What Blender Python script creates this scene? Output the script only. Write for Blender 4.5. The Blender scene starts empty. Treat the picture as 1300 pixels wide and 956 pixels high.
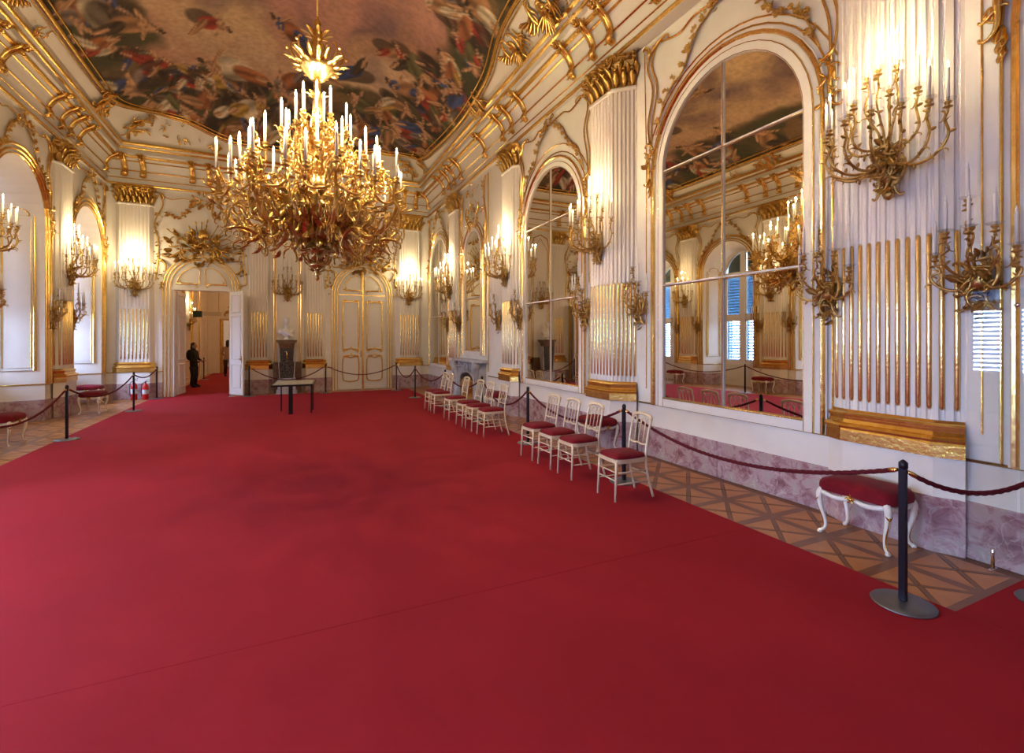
import bpy, math, random
import numpy as np
from mathutils import Vector, Matrix, noise
PI = math.pi; R = math.radians
sc = bpy.context.scene
col = sc.collection

# ------------------------------------------------------------------ camera, world, light
cam_d = bpy.data.cameras.new('camera'); cam = bpy.data.objects.new('camera', cam_d); col.objects.link(cam)
cam.location = (0, 0, 1.75); cam.rotation_euler = (R(90), 0, -0.44)
cam_d.sensor_width = 36; cam_d.lens = 611.03/1300*36; cam_d.shift_y = -47.6/1300
cam_d.clip_start = .05; cam_d.clip_end = 200
sc.camera = cam
sc.view_settings.view_transform = 'Standard'; sc.view_settings.look = 'None'
sc.view_settings.exposure = 0.0; sc.view_settings.gamma = 1; sc.view_settings.use_curve_mapping = False
w = bpy.data.worlds.new('sky'); sc.world = w; w.use_nodes = True
w.node_tree.nodes['Background'].inputs[0].default_value = (.62, .78, 1, 1)
w.node_tree.nodes['Background'].inputs[1].default_value = 1.2
try:
    sc.cycles.use_light_tree = True; sc.cycles.max_bounces = 10; sc.cycles.diffuse_bounces = 5; sc.cycles.glossy_bounces = 5
    sc.cycles.transparent_max_bounces = 12; sc.cycles.sample_clamp_indirect = 4; sc.cycles.caustics_reflective = False; sc.cycles.caustics_refractive = False
except Exception: pass
WARM = (1, .74, .39); DAY = (.55, .68, 1.0)
P_CHAND = 640; P_SCONCE = 38; P_DAY = 900; P_DAYBACK = 3600
def area(name, loc, rot, sx, sy, power, color):
    l = bpy.data.lights.new(name, 'AREA'); l.shape = 'RECTANGLE'; l.size = sx; l.size_y = sy; l.energy = power; l.color = color
    o = bpy.data.objects.new(name, l); col.objects.link(o); o.location = loc; o.rotation_euler = rot; return o
# daylight outside each tall window of the left wall (three further ones behind the camera)
WIN = (16.15, 12.55, 8.83, 5.15)
WINBACK = (1.45, -2.3)
for i, y in enumerate(WIN + WINBACK):
    area('window_daylight', (-6.1, y, 2.9), (0, R(-90), 0), 4.4, 1.9, 1800 if y > 15 else P_DAY if y > 6 else P_DAYBACK, DAY)
def point(name, loc, power, parent=None, radius=.009, color=WARM):
    l = bpy.data.lights.new(name, 'POINT'); l.energy = power; l.color = color; l.shadow_soft_size = radius
    o = bpy.data.objects.new(name, l); col.objects.link(o); o.location = loc
    if parent: o.parent = parent
    return o

# ------------------------------------------------------------------ dimensions of the hall
XN, XR, XL, YE, YB = 4.97, 4.82, -4.68, 17.5, -6.0
ZM, ZD, ZCAP, ZENT, ZTOP = .45, .78, 5.72, 6.22, 7.33
XCL, XCR = -4.18, 4.32          # inner edge of the cornice
YCE = 17.0

# ------------------------------------------------------------------ materials
def mat(name, c, rough=.5, metal=0, c2=None, scale=8, bump=0, bscale=40, emit=None, estr=0, detail=4, spec=None, sheen=0, coat=0):
    m = bpy.data.materials.new(name); m.use_nodes = True; nt = m.node_tree; b = nt.nodes['Principled BSDF']
    b.inputs['Roughness'].default_value = rough; b.inputs['Metallic'].default_value = metal
    b.inputs['Base Color'].default_value = (*c, 1)
    if spec is not None: b.inputs['Specular IOR Level'].default_value = spec
    if sheen: b.inputs['Sheen Weight'].default_value = sheen
    if coat: b.inputs['Coat Weight'].default_value = coat
    if emit: b.inputs['Emission Color'].default_value = (*emit, 1); b.inputs['Emission Strength'].default_value = estr
    tc = nt.nodes.new('ShaderNodeTexCoord')
    if c2:
        n = nt.nodes.new('ShaderNodeTexNoise'); n.inputs['Scale'].default_value = scale; n.inputs['Detail'].default_value = detail
        r = nt.nodes.new('ShaderNodeValToRGB'); r.color_ramp.elements[0].position = .35; r.color_ramp.elements[1].position = .68
        r.color_ramp.elements[0].color = (*c, 1); r.color_ramp.elements[1].color = (*c2, 1)
        nt.links.new(tc.outputs['Object'], n.inputs['Vector']); nt.links.new(n.outputs['Fac'], r.inputs[0]); nt.links.new(r.outputs[0], b.inputs['Base Color'])
    if bump:
        n = nt.nodes.new('ShaderNodeTexNoise'); n.inputs['Scale'].default_value = bscale; n.inputs['Detail'].default_value = 3
        bp = nt.nodes.new('ShaderNodeBump'); bp.inputs['Strength'].default_value = bump; bp.inputs['Distance'].default_value = .01
        nt.links.new(tc.outputs['Object'], n.inputs['Vector']); nt.links.new(n.outputs['Fac'], bp.inputs['Height']); nt.links.new(bp.outputs[0], b.inputs['Normal'])
    return m
M = {}
M['white'] = mat('ivory_paint', (.76, .72, .66), .42, 0, (.80, .765, .705), 3, .05, 30)
M['ceil'] = mat('ivory_plaster', (.80, .74, .64), .6, 0, (.84, .78, .69), 2)
M['gold'] = mat('gilding', (.73, .465, .12), .27, 1, (.87, .60, .20), 14, .3, 28)
M['goldb'] = mat('burnished_gold', (.85, .58, .20), .24, 1, (.95, .70, .30), 9, .35, 14)
M['golddk'] = mat('old_gilding', (.50, .31, .075), .36, 1, (.72, .47, .14), 18, .5, 45)
M['bronze'] = mat('gilt_bronze', (.36, .23, .07), .30, 1, (.62, .42, .14), 20, .4, 50)
M['wax'] = mat('wax_candle', (.82, .80, .74), .45)
M['bulbon'] = mat('lit_candle_bulb', (1, .9, .7), .4, emit=(1, .80, .47), estr=14)
M['bulboff'] = mat('unlit_candle_bulb', (.85, .85, .82), .15)
M['carpet'] = mat('red_carpet', (.285, .011, .019), .85, 0, (.33, .014, .025), .8, .35, 420, detail=9, spec=.14)
M['velvet'] = mat('crimson_velvet', (.13, .004, .010), .8, 0, (.20, .008, .016), 7, .25, 90, spec=.15, sheen=.04)
M['chair'] = mat('champagne_lacquer', (.66, .54, .35), .33, .15, (.74, .62, .42), 12)
M['stoolwhite'] = mat('white_lacquer', (.80, .76, .68), .35)
M['wlight'] = mat('parquet_oak', (.42, .165, .045), .32, 0, (.52, .225, .070), 4, .08, 60, detail=8)
M['wdark'] = mat('parquet_walnut', (.175, .072, .027), .30, 0, (.235, .10, .038), 5, .08, 60, detail=8)
M['floor'] = mat('floor_base', (.17, .075, .03), .5)
M['mirror'] = mat('mirror_glass', (.86, .82, .72), .012, 1)
M['black'] = mat('black_steel', (.012, .014, .022), .28, .4)
M['postblue'] = mat('dark_blue_steel', (.020, .026, .05), .22, .7)
M['basegrey'] = mat('grey_steel', (.17, .175, .19), .35, .8)
M['rope'] = mat('maroon_rope', (.075, .004, .010), .8, 0, (.11, .007, .014), 60, .4, 200, spec=.2)
M['statue'] = mat('statuary_marble', (.80, .79, .77), .4, 0, (.70, .68, .66), 5)
M['fire'] = mat('grey_marble', (.50, .50, .53), .3, 0, (.33, .34, .39), 5, detail=8)
M['dkmarble'] = mat('verde_marble', (.010, .014, .013), .15, 0, (.12, .13, .11), 30, detail=8)
M['brown'] = mat('brown_stone', (.10, .055, .03), .3, 0, (.17, .10, .055), 9)
M['soot'] = mat('hearth', (.18, .085, .03), .8, 0, (.09, .04, .015), 6)
M['doorw'] = mat('door_ivory', (.76, .73, .68), .38)
M['shut'] = mat('blue_shutter', (.10, .24, .36), .5)
M['red'] = mat('extinguisher_red', (.50, .012, .012), .25)
M['label'] = mat('printed_label', (.75, .74, .66), .5, 0, (.35, .45, .65), 20)
M['coat'] = mat('black_clothes', (.006, .006, .008), .8)
M['tan'] = mat('tan_coat', (.42, .28, .17), .8)
M['jeans'] = mat('dark_trousers', (.05, .02, .02), .8)
M['skin'] = mat('skin', (.52, .30, .20), .5)
M['hair'] = mat('dark_hair', (.010, .007, .005), .6)
M['board'] = mat('grey_text_board', (.50, .46, .38), .5, 0, (.32, .29, .23), 26, detail=2)
M['chrome'] = mat('chrome', (.75, .76, .78), .12, 1)
M['sign'] = mat('sign_green', (.015, .05, .035), .4)
M['signlite'] = mat('frosted_strip', (.62, .58, .48), .3)
def marble():
    m = bpy.data.materials.new('rose_marble'); m.use_nodes = True; nt = m.node_tree; b = nt.nodes['Principled BSDF']; b.inputs['Roughness'].default_value = .18
    tc = nt.nodes.new('ShaderNodeTexCoord')
    n = nt.nodes.new('ShaderNodeTexNoise'); n.inputs['Scale'].default_value = 6.5; n.inputs['Detail'].default_value = 10; n.inputs['Roughness'].default_value = .66; n.inputs['Distortion'].default_value = .7
    r = nt.nodes.new('ShaderNodeValToRGB'); e = r.color_ramp.elements
    e[0].position = .30; e[0].color = (.19, .085, .10, 1); e[1].position = .75; e[1].color = (.58, .49, .46, 1)
    for p, c in ((.43, (.33, .18, .20)), (.54, (.46, .33, .34)), (.61, (.40, .33, .30))):
        q = e.new(p); q.color = (*c, 1)
    v = nt.nodes.new('ShaderNodeTexNoise'); v.inputs['Scale'].default_value = 2.3; v.inputs['Detail'].default_value = 5; v.inputs['Distortion'].default_value = 1.6
    vr = nt.nodes.new('ShaderNodeValToRGB'); q = vr.color_ramp.elements; q[0].position = .485; q[0].color = (0, 0, 0, 1); q[1].position = .515; q[1].color = (0, 0, 0, 1); z = q.new(.5); z.color = (.32, .32, .32, 1)
    mx = nt.nodes.new('ShaderNodeMix'); mx.data_type = 'RGBA'; mx.inputs[7].default_value = (.72, .66, .62, 1)
    L = nt.links.new
    L(tc.outputs['Object'], n.inputs['Vector']); L(tc.outputs['Object'], v.inputs['Vector']); L(n.outputs['Fac'], r.inputs[0]); L(v.outputs['Fac'], vr.inputs[0])
    L(vr.outputs[0], mx.inputs[0]); L(r.outputs[0], mx.inputs[6]); L(mx.outputs[2], b.inputs['Base Color']); return m
M['marble'] = marble()
def glassmat(name, tint, f0, f90):
    m = bpy.data.materials.new(name); m.use_nodes = True; nt = m.node_tree; nt.nodes.remove(nt.nodes['Principled BSDF'])
    t = nt.nodes.new('ShaderNodeBsdfTransparent'); t.inputs[0].default_value = (*tint, 1)
    g = nt.nodes.new('ShaderNodeBsdfGlossy'); g.inputs['Roughness'].default_value = .01
    lw = nt.nodes.new('ShaderNodeLayerWeight'); lw.inputs[0].default_value = .5; pw = nt.nodes.new('ShaderNodeMath'); pw.operation = 'POWER'; pw.inputs[1].default_value = 3
    mr = nt.nodes.new('ShaderNodeMapRange'); mr.inputs[3].default_value = f0; mr.inputs[4].default_value = f90; x = nt.nodes.new('ShaderNodeMixShader')
    L = nt.links.new; L(lw.outputs['Facing'], pw.inputs[0]); L(pw.outputs[0], mr.inputs[0]); L(mr.outputs[0], x.inputs[0]); L(t.outputs[0], x.inputs[1]); L(g.outputs[0], x.inputs[2])
    L(x.outputs[0], nt.nodes['Material Output'].inputs[0]); return m
M['glass'] = glassmat('window_glass', (.95, .97, 1), .04, .6)
M['panel'] = glassmat('clear_panel_glass', (.95, .97, .97), .05, .6)
M['bob'] = glassmat('glass_drip_pan', (.95, .95, .95), .06, .5)
M['bulbon'].cycles.emission_sampling = 'NONE'

# ------------------------------------------------------------------ mesh builder
def cr(pts, n=6, closed=False):
    P = [np.array(p, float) for p in pts]; out = []; N = len(P)
    for i in range(N if closed else N-1):
        p0 = P[i-1] if (i > 0 or closed) else 2*P[0]-P[1]; p1 = P[i]; p2 = P[(i+1) % N]
        p3 = P[(i+2) % N] if (i+2 < N or closed) else 2*P[-1]-P[-2]
        for k in range(n):
            t = k/n; out.append(tuple(.5*((2*p1)+(-p0+p2)*t+(2*p0-5*p1+4*p2-p3)*t*t+(-p0+3*p1-3*p2+p3)*t**3)))
    if not closed: out.append(tuple(P[-1]))
    return out
def cloth(kind, turn=1., n=26):
    th = 0; x = y = 0; pts = []
    for i in range(n):
        s = -1+2*i/(n-1); k = (1.1+turn*13*s**6) if kind == 'C' else (2.2*s+turn*13*s**5)
        th += k*2/(n-1); pts.append((x, y)); x += math.cos(th)*2/(n-1); y += math.sin(th)*2/(n-1)
    P = np.array(pts); P -= (P.max(0)+P.min(0))/2
    m = P[n*2//3]-P[n//3]; a = -math.atan2(m[1], m[0]); c, s_ = math.cos(a), math.sin(a)
    P = P @ np.array([[c, s_], [-s_, c]]); P -= (P.max(0)+P.min(0))/2
    return P/(P[:, 0].max()-P[:, 0].min())
CL = {('C', 0): cloth('C', .75), ('C', 1): cloth('C', 1.15), ('S', 0): cloth('S', .7), ('S', 1): cloth('S', 1.1)}
class MB:
    def __init__(s): s.v = []; s.f = []; s.sm = []
    def add(s, vs, fs, sm=False):
        o = len(s.v); s.v += [tuple(map(float, p)) for p in vs]; s.f += [tuple(i+o for i in f) for f in fs]; s.sm += [sm]*len(fs); return s
    def box(s, x0, x1, y0, y1, z0, z1):
        return s.add([(x, y, z) for z in (z0, z1) for y in (y0, y1) for x in (x0, x1)], [(0, 2, 3, 1), (4, 5, 7, 6), (0, 1, 5, 4), (2, 6, 7, 3), (0, 4, 6, 2), (1, 3, 7, 5)])
    def bbox(s, x0, x1, y0, y1, z0, z1, b=.005):
        # box with chamfered vertical and top edges
        x = [(x0+b, y0), (x1-b, y0), (x1, y0+b), (x1, y1-b), (x1-b, y1), (x0+b, y1), (x0, y1-b), (x0, y0+b)]
        cx, cy = (x0+x1)/2, (y0+y1)/2
        def ring(z, k): return [(cx+(px-cx)*(1-k*b/max(abs(px-cx), 1e-6)) if abs(px-cx) > 0 else px, cy+(py-cy)*(1-k*b/max(abs(py-cy), 1e-6)) if abs(py-cy) > 0 else py, z) for px, py in x]
        v = ring(z0, 1)+ring(z0+b, 0)+ring(z1-b, 0)+ring(z1, 1); f = [tuple(range(7, -1, -1)), tuple(range(24, 32))]
        for r in range(3):
            for i in range(8): j = (i+1) % 8; f.append((r*8+i, r*8+j, r*8+8+j, r*8+8+i))
        return s.add(v, f)
    def prism(s, poly, y0, y1):
        # polygon in x,z extruded along y
        n = len(poly); v = [(x, y0, z) for x, z in poly]+[(x, y1, z) for x, z in poly]
        f = [tuple(range(n)), tuple(range(2*n-1, n-1, -1))]+[(i, n+i, n+(i+1) % n, (i+1) % n) for i in range(n)]
        return s.add(v, f)
    def slab(s, poly, z0, z1):
        n = len(poly); v = [(x, y, z0) for x, y in poly]+[(x, y, z1) for x, y in poly]
        f = [tuple(range(n-1, -1, -1)), tuple(range(n, 2*n))]+[(i, (i+1) % n, n+(i+1) % n, n+i) for i in range(n)]
        return s.add(v, f)
    def tube(s, pts, r, n=6, closed=False, flat=1.):
        P = [Vector(p) for p in pts]; N = len(P)
        if not hasattr(r, '__len__'): r = [r]*N
        T = [((P[(i+1) % N] if (i < N-1 or closed) else P[i])-(P[i-1] if (i > 0 or closed) else P[i])) for i in range(N)]
        T = [t.normalized() if t.length > 1e-9 else Vector((0, 0, 1)) for t in T]
        a = Vector((0, -1, 0))
        if abs(a.dot(T[0])) > .9: a = Vector((1, 0, 0))
        u = (a-T[0]*a.dot(T[0])).normalized(); vs = []
        for i in range(N):
            u = u-T[i]*u.dot(T[i]); u = u.normalized() if u.length > 1e-6 else T[i].orthogonal().normalized()
            w_ = T[i].cross(u)
            for k in range(n):
                g = 2*PI*k/n; vs.append(P[i]+(u*math.cos(g)*flat+w_*math.sin(g))*r[i])
        fs = []
        for i in range(N if closed else N-1):
            j = (i+1) % N
            for k in range(n): l = (k+1) % n; fs.append((i*n+k, i*n+l, j*n+l, j*n+k))
        if not closed: fs += [tuple(range(n-1, -1, -1)), tuple((N-1)*n+k for k in range(n))]
        return s.add(vs, fs, True)
    def lathe(s, prof, n=14, c=(0, 0, 0), sx=1., sy=1., lobes=0, amp=0):
        vs = []; fs = []; m = len(prof)
        for r, z in prof:
            for k in range(n):
                g = 2*PI*k/n; q = r*(1+amp*math.cos(lobes*g)) if lobes else r
                vs.append((c[0]+q*math.cos(g)*sx, c[1]+q*math.sin(g)*sy, c[2]+z))
        for i in range(m-1):
            for k in range(n): l = (k+1) % n; fs.append((i*n+k, i*n+l, i*n+n+l, i*n+n+k))
        fs += [tuple(range(n-1, -1, -1)), tuple((m-1)*n+k for k in range(n))]
        return s.add(vs, fs, True)
    def ball(s, c, r, n=7):
        if not hasattr(r, '__len__'): r = (r, r, r)
        return s.add(*MB._sph(c, r, n), True)
    @staticmethod
    def _sph(c, r, n):
        h = max(3, n*2//3); vs = [(c[0], c[1], c[2]+r[2])]; fs = []
        for i in range(1, h):
            a = PI*i/h
            for k in range(n): g = 2*PI*k/n; vs.append((c[0]+r[0]*math.sin(a)*math.cos(g), c[1]+r[1]*math.sin(a)*math.sin(g), c[2]+r[2]*math.cos(a)))
        vs.append((c[0], c[1], c[2]-r[2])); L = len(vs)-1
        for k in range(n):
            l = (k+1) % n; fs.append((0, 1+k, 1+l)); b = 1+(h-2)*n; fs.append((b+l, b+k, L))
        for i in range(h-2):
            for k in range(n): l = (k+1) % n; fs.append((1+i*n+k, 1+i*n+n+k, 1+i*n+n+l, 1+i*n+l))
        return vs, fs
    def leaf(s, p, d, nrm, L, W, curl=.3, th=.12):
        p = Vector(p); d = Vector(d).normalized(); nrm = Vector(nrm); nrm = (nrm-d*nrm.dot(d)).normalized(); sd = d.cross(nrm); vs = []; fs = []
        sec = ((0, .3), (.28, .85), (.6, 1.), (.85, .55), (1., .06))
        for t, q in sec:
            c = p+d*L*(t-.35*abs(curl)*t**3)+nrm*curl*L*t*t; h = W*q/2
            vs += [c-sd*h, c+nrm*(th*W*q+.002), c+sd*h, c-nrm*(th*W*q*.6+.002)]
        for i in range(4):
            for k in range(4): l = (k+1) % 4; fs.append((i*4+k, i*4+l, i*4+4+l, i*4+4+k))
        fs += [(3, 2, 1, 0), (16, 17, 18, 19)]
        return s.add(vs, fs, True)
    def mould(s, path, w_, d, y0=0., closed=False, base=0.):
        # half-round strip lying on the plane y = y0 along an x,z path; stands out to -y
        N = len(path); P = [np.array(p[:2], float) for p in path]; vs = []; pr = ((-.5, 0), (-.42, .55), (-.18, .95), (.18, .95), (.42, .55), (.5, 0)); k = len(pr)
        for i in range(N):
            a = P[i-1] if (i > 0 or closed) else P[i]; b = P[(i+1) % N] if (i < N-1 or closed) else P[i]
            t = b-a; t = t/(np.linalg.norm(t)+1e-9); nn = np.array((-t[1], t[0]))
            m = 1.
            if (i > 0 and i < N-1) or closed:
                t1 = P[i]-P[i-1]; t1 = t1/(np.linalg.norm(t1)+1e-9); m = 1/max(.5, float(t1 @ t))
            for o, q in pr: e = P[i]+nn*o*w_*m; vs.append((e[0], y0-base-q*d, e[1]))
        fs = []
        for i in range(N if closed else N-1):
            j = (i+1) % N
            for q in range(k-1): fs.append((i*k+q, j*k+q, j*k+q+1, i*k+q+1))
            if base: pass
        if not closed: fs += [tuple(range(k)), tuple((N-1)*k+q for q in range(k-1, -1, -1))]
        return s.add(vs, fs, False)
    def rect(s, x0, x1, z0, z1, w_, d, y0=0.): return s.mould([(x0, z0), (x1, z0), (x1, z1), (x0, z1)], w_, d, y0, True)
    def scroll(s, kind, cx, cz, L, ang, r, y0=0., flip=1, var=0, bow=.4, n=5):
        P = CL[(kind, var)]; c, q = math.cos(ang), math.sin(ang); N = len(P); pts = []; rr = []
        for i, (x, y) in enumerate(P):
            y *= flip; t = 1-abs(2*i/(N-1)-1); pts.append((cx+(x*c-y*q)*L, y0-r*.6-bow*r*2*t, cz+(x*q+y*c)*L)); rr.append(r*(.5+.6*t))
        return s.tube(pts, rr, n)
    def rocaille(s, rng, cx, cz, w_, h, n, size, y0=0., dep=.1, r=.012, leaves=.5):
        for i in range(n):
            g = rng.uniform(0, 2*PI); q = math.sqrt(rng.random()); x = cx+math.cos(g)*q*w_/2; z = cz+math.sin(g)*q*h/2; y = y0-dep*(1-q*q)*rng.uniform(.2, 1)
            L = size*rng.uniform(.6, 1.3)
            if rng.random() < leaves: s.leaf((x, y, z), (math.cos(g+rng.uniform(-.7, .7)), -rng.uniform(.1, .5), math.sin(g)+rng.uniform(-.5, .5)), (0, -1, .1), L*.8, L*.36, rng.uniform(.2, .6))
            else: s.scroll(rng.choice('CS'), x, z, L, rng.uniform(0, PI), r*rng.uniform(.8, 1.3), y, rng.choice((-1, 1)), rng.choice((0, 1)))
        return s
    def rosette(s, p, nrm, r, n=6):
        p = Vector(p); nrm = Vector(nrm).normalized(); a = nrm.orthogonal().normalized(); b = nrm.cross(a)
        for k in range(n):
            g = 2*PI*k/n; d = a*math.cos(g)+b*math.sin(g); s.leaf(p+nrm*.004, d+nrm*.5, nrm, r, r*.75, .25)
        s.ball(p+nrm*r*.35, r*.28, 5); return s
    def xf(s, m): s.v = [tuple(m @ Vector(p)) for p in s.v]; return s
    def mesh(s, name, m):
        me = bpy.data.meshes.new(name); me.from_pydata(s.v, [], s.f); me.polygons.foreach_set('use_smooth', s.sm); me.materials.append(M[m] if isinstance(m, str) else m); me.update(); return me
    def obj(s, name, m, parent=None, loc=None, rz=0.):
        return ob(name, s.mesh(name, m), parent, loc, rz)
def ob(name, me, parent=None, loc=None, rz=0.):
    o = bpy.data.objects.new(name, me); col.objects.link(o)
    if loc is not None: o.location = loc
    if rz: o.rotation_euler = (0, 0, rz)
    if parent: o.parent = parent
    return o
def tag(o, label=None, cat=None, group=None, kind=None):
    if label: o['label'] = label
    if cat: o['category'] = cat
    if group: o['group'] = group
    if kind: o['kind'] = kind
    return o
def thing(name, label, cat, loc=(0, 0, 0), rz=0., group=None):
    o = bpy.data.objects.new(name, None); o.empty_display_size = .1; col.objects.link(o); o.location = loc; o.rotation_euler = (0, 0, rz); return tag(o, label, cat, group)
def struct(name, label, cat, loc=(0, 0, 0), rz=0.): return tag(thing(name, label, cat, loc, rz), kind='structure')
def copy_tree(o, parent=None, kids=None):
    c = o.copy(); col.objects.link(c)
    if parent: c.parent = parent
    for ch in o.children: copy_tree(ch, c)
    return c
WR = {'R': -PI/2, 'L': PI/2, 'E': 0.}
def wloc(wall, a, z=0., d=0., plane=None):
    if wall == 'R': return ((XR if plane is None else plane)-d, a, z)
    if wall == 'L': return (XL+d, a, z)
    return (a, YE-d, z)
def arch(half, z0, zs, rise, off=0., n=20, cx=0.):
    p = [(cx-half-off, z0)]+[(cx-(half+off)*math.cos(PI*k/n), zs+(rise+off)*math.sin(PI*k/n)) for k in range(n+1)]+[(cx+half+off, z0)]
    return p
def loft(mb, poly, prof, sm=False, cap=True):
    # open plan polyline (x,y), outward is -y; profile of (offset, z)
    P = [np.array(p, float) for p in poly]; N = len(P); nr = []
    for i in range(N):
        def nn(a, b): t = b-a; t = t/(np.linalg.norm(t)+1e-9); return np.array((t[1], -t[0]))
        if i == 0: e = nn(P[0], P[1])
        elif i == N-1: e = nn(P[-2], P[-1])
        else:
            a, b = nn(P[i-1], P[i]), nn(P[i], P[i+1]); e = (a+b)/max(.3, 1+float(a @ b))
        nr.append(e)
    vs = []; fs = []
    for o, z in prof:
        for i in range(N): q = P[i]+nr[i]*o; vs.append((q[0], q[1], z))
    for k in range(len(prof)-1):
        for i in range(N-1): fs.append((k*N+i, k*N+i+1, k*N+N+i+1, k*N+N+i))
    if cap: fs += [tuple(range(N-1, -1, -1)), tuple((len(prof)-1)*N+i for i in range(N))]
    return mb.add(vs, fs, sm)

# ------------------------------------------------------------------ floor, parquet
fl = MB().box(XL-1.2, XN+.3, YB-.2, YE+.35, -.2, -.003).obj('floor', 'floor'); tag(fl, 'parquet floor of oak fields and dark walnut bands along the walls', 'floor', kind='structure')
PS = .54
def tri_mesh(s=PS, b=.045, w=.085):
    h = s/2; k = b*.72; return MB().slab([(k+.001-h+w*.5, -h+w*.5+.001), (h-w*.5-k-.001, -h+w*.5+.001), (0, -k-.002)], -.010, 0)
def diag_mesh(s=PS, b=.045, w=.085):
    h = s/2-w*.5; e = b*.5; return MB().slab([(e*.7, 0), (h, h-e*1.41), (h, h), (h-e*1.41, h), (0, e*.7)], -.010, 0)
def edge_mesh(s=PS, b=.05, w=.085): return MB().slab([(-s/2+w*.5, -w/2), (s/2-w*.5, -w/2), (s/2-w*.5, w/2), (-s/2+w*.5, w/2)], -.010, 0)
def knot_mesh(b=.085): return MB().slab([(-b/2, -b/2), (b/2, -b/2), (b/2, b/2), (-b/2, b/2)], -.010, 0)
TRI, DIA, EDG, KNO = tri_mesh(), diag_mesh(), edge_mesh(), knot_mesh()
me_tri, me_dia, me_edg, me_kno = TRI.mesh('parquet_field', 'wlight'), DIA.mesh('parquet_band', 'wdark'), EDG.mesh('parquet_border', 'wdark'), KNO.mesh('parquet_knot', 'wdark')
sl, sd = MB(), MB()
def rotd(mb, src, x, y, g):
    c, q = math.cos(g), math.sin(g); mb.add([(x+a*c-b*q, y+a*q+b*c, z) for a, b, z in src.v], src.f)
def parquet(x0, nx, y0, ny, single):
    for j in range(ny):
        for i in range(nx):
            x, y = x0+(i+.5)*PS, y0+(j+.5)*PS
            for k in range(4):
                if single(i, j):
                    ob('parquet_field', me_tri, fl, (x, y, 0), k*PI/2); ob('parquet_band', me_dia, fl, (x, y, 0), k*PI/2)
                else: rotd(sl, TRI, x, y, k*PI/2); rotd(sd, DIA, x, y, k*PI/2)
            for src, me, dx, dy, g in ((EDG, me_edg, 0, -PS/2, 0), (EDG, me_edg, -PS/2, 0, PI/2), (KNO, me_kno, -PS/2, -PS/2, 0)):
                if single(i, j): ob('parquet_border', me, fl, (x+dx, y+dy, 0), g)
                else: rotd(sd, src, x+dx, y+dy, g)
parquet(3.80, 2, 1.05, 31, lambda i, j: j < 13)
parquet(XL-.85, 4, 1.04, 31, lambda i, j: False); parquet(-1.56, 10, 16.2, 3, lambda i, j: False)
tag(sl.obj('far_parquet_fields', 'wlight', fl), kind='stuff'); tag(sd.obj('far_parquet_bands', 'wdark', fl), kind='stuff')

# carpet: fitted lengths with a visible cross seam
cp = thing('red_carpet', 'wide crimson carpet covering the middle of the hall floor', 'carpet')
def cpiece(x0, x1, y0, y1): MB().bbox(x0, x1, y0, y1, .0, .016, .0015).obj('carpet_length', 'carpet', cp)
cpiece(-3.53, 3.86, YB+.1, 3.079); cpiece(-3.53, 3.86, 3.081, 16.72); cpiece(3.862, XN-.05, YB+.1, 1.57); cpiece(-3.53, -3.065, 16.724, YE-.05)
MB().bbox(-3.06, -1.58, 16.724, YE+.33, .0, .014, .004).obj('carpet_length', 'carpet', cp)

# ------------------------------------------------------------------ walls
WALLK = dict(zip('RLE', (None,)*3))
wr = MB(); wr.box(XN, XN+.3, YB, 6.25, 0, 7.6); wr.box(XR, XR+.45, 6.25, YE, 0, 7.6)
wall_r = tag(wr.obj('wall_right', 'white'), 'long ivory wall with gilt pilasters and arched mirrors', 'wall', kind='structure')
D1 = (-3.06, -1.58, 3.3)
we = MB(); we.box(XL-.2, D1[0], YE, YE+.32, 0, 7.6); we.box(D1[1], XR+.45, YE, YE+.32, 0, 7.6); we.box(D1[0], D1[1], YE, YE+.32, D1[2], 7.6)
wall_e = tag(we.obj('wall_end', 'white'), 'ivory end wall with two arched gilded doorways', 'wall', kind='structure')
tag(MB().box(XL-.9, XN+.3, YB-.25, YB, 0, 7.6).obj('wall_back_closure', 'white'), 'plain ivory wall added behind the camera to close the hall', 'wall', kind='structure')  # added to hold the light in; the hall itself runs on past here
# left wall with deep arched window niches
NI = [(y, 1.0 if y > 15 else 1.1) for y in WIN+WINBACK]; NZS, ND, SP = 4.2, .82, .24
wl = MB(); edges = sorted([(y-h, y+h) for y, h in NI]); y0 = YB; XB = XL-ND-.3; SB = SP*(ND+.3)/ND; first = True
def pier(a, b, sa, sb): wl.slab([(XL, a), (XL, b), (XB, b+sb), (XB, a-sa)], 0, NZS); wl.slab([(XL, a), (XL, b), (XB, b), (XB, a)], NZS, 7.6)
for a, b in edges:
    pier(y0, a, 0 if y0 == YB else SB, SB); y0 = b
    cy, h = (a+b)/2, (b-a)/2; n = 16; hb = h-SB
    pr = [(cy-h*math.cos(PI*k/n), NZS+h*math.sin(PI*k/n), cy-hb*math.cos(PI*k/n), NZS+hb*math.sin(PI*k/n)) for k in range(n+1)]
    for k in range(n):
        (u0, z0, s0, t0), (u1, z1, s1, t1) = pr[k], pr[k+1]
        wl.add([(XL, u0, z0), (XL, u1, z1), (XL, u1, 7.6), (XL, u0, 7.6)], [(0, 1, 2, 3)]); wl.add([(XL, u0, z0), (XL, u1, z1), (XB, s1, t1), (XB, s0, t0)], [(3, 2, 1, 0)], True)
        wl.add([(XB, s0, t0), (XB, s1, t1), (XB, s1, 7.6), (XB, s0, 7.6)], [(3, 2, 1, 0)])
    for s_ in (-1, 1): wl.add([(XB, cy+s_*h, NZS), (XB, cy+s_*hb, NZS), (XB, cy+s_*hb, 7.6), (XB, cy+s_*h, 7.6)], [(0, 1, 2, 3)])
pier(y0, YE+.1, SB, 0)
wall_l = tag(wl.obj('wall_left', 'white'), 'long ivory window wall with deep arched niches', 'wall', kind='structure')
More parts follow.
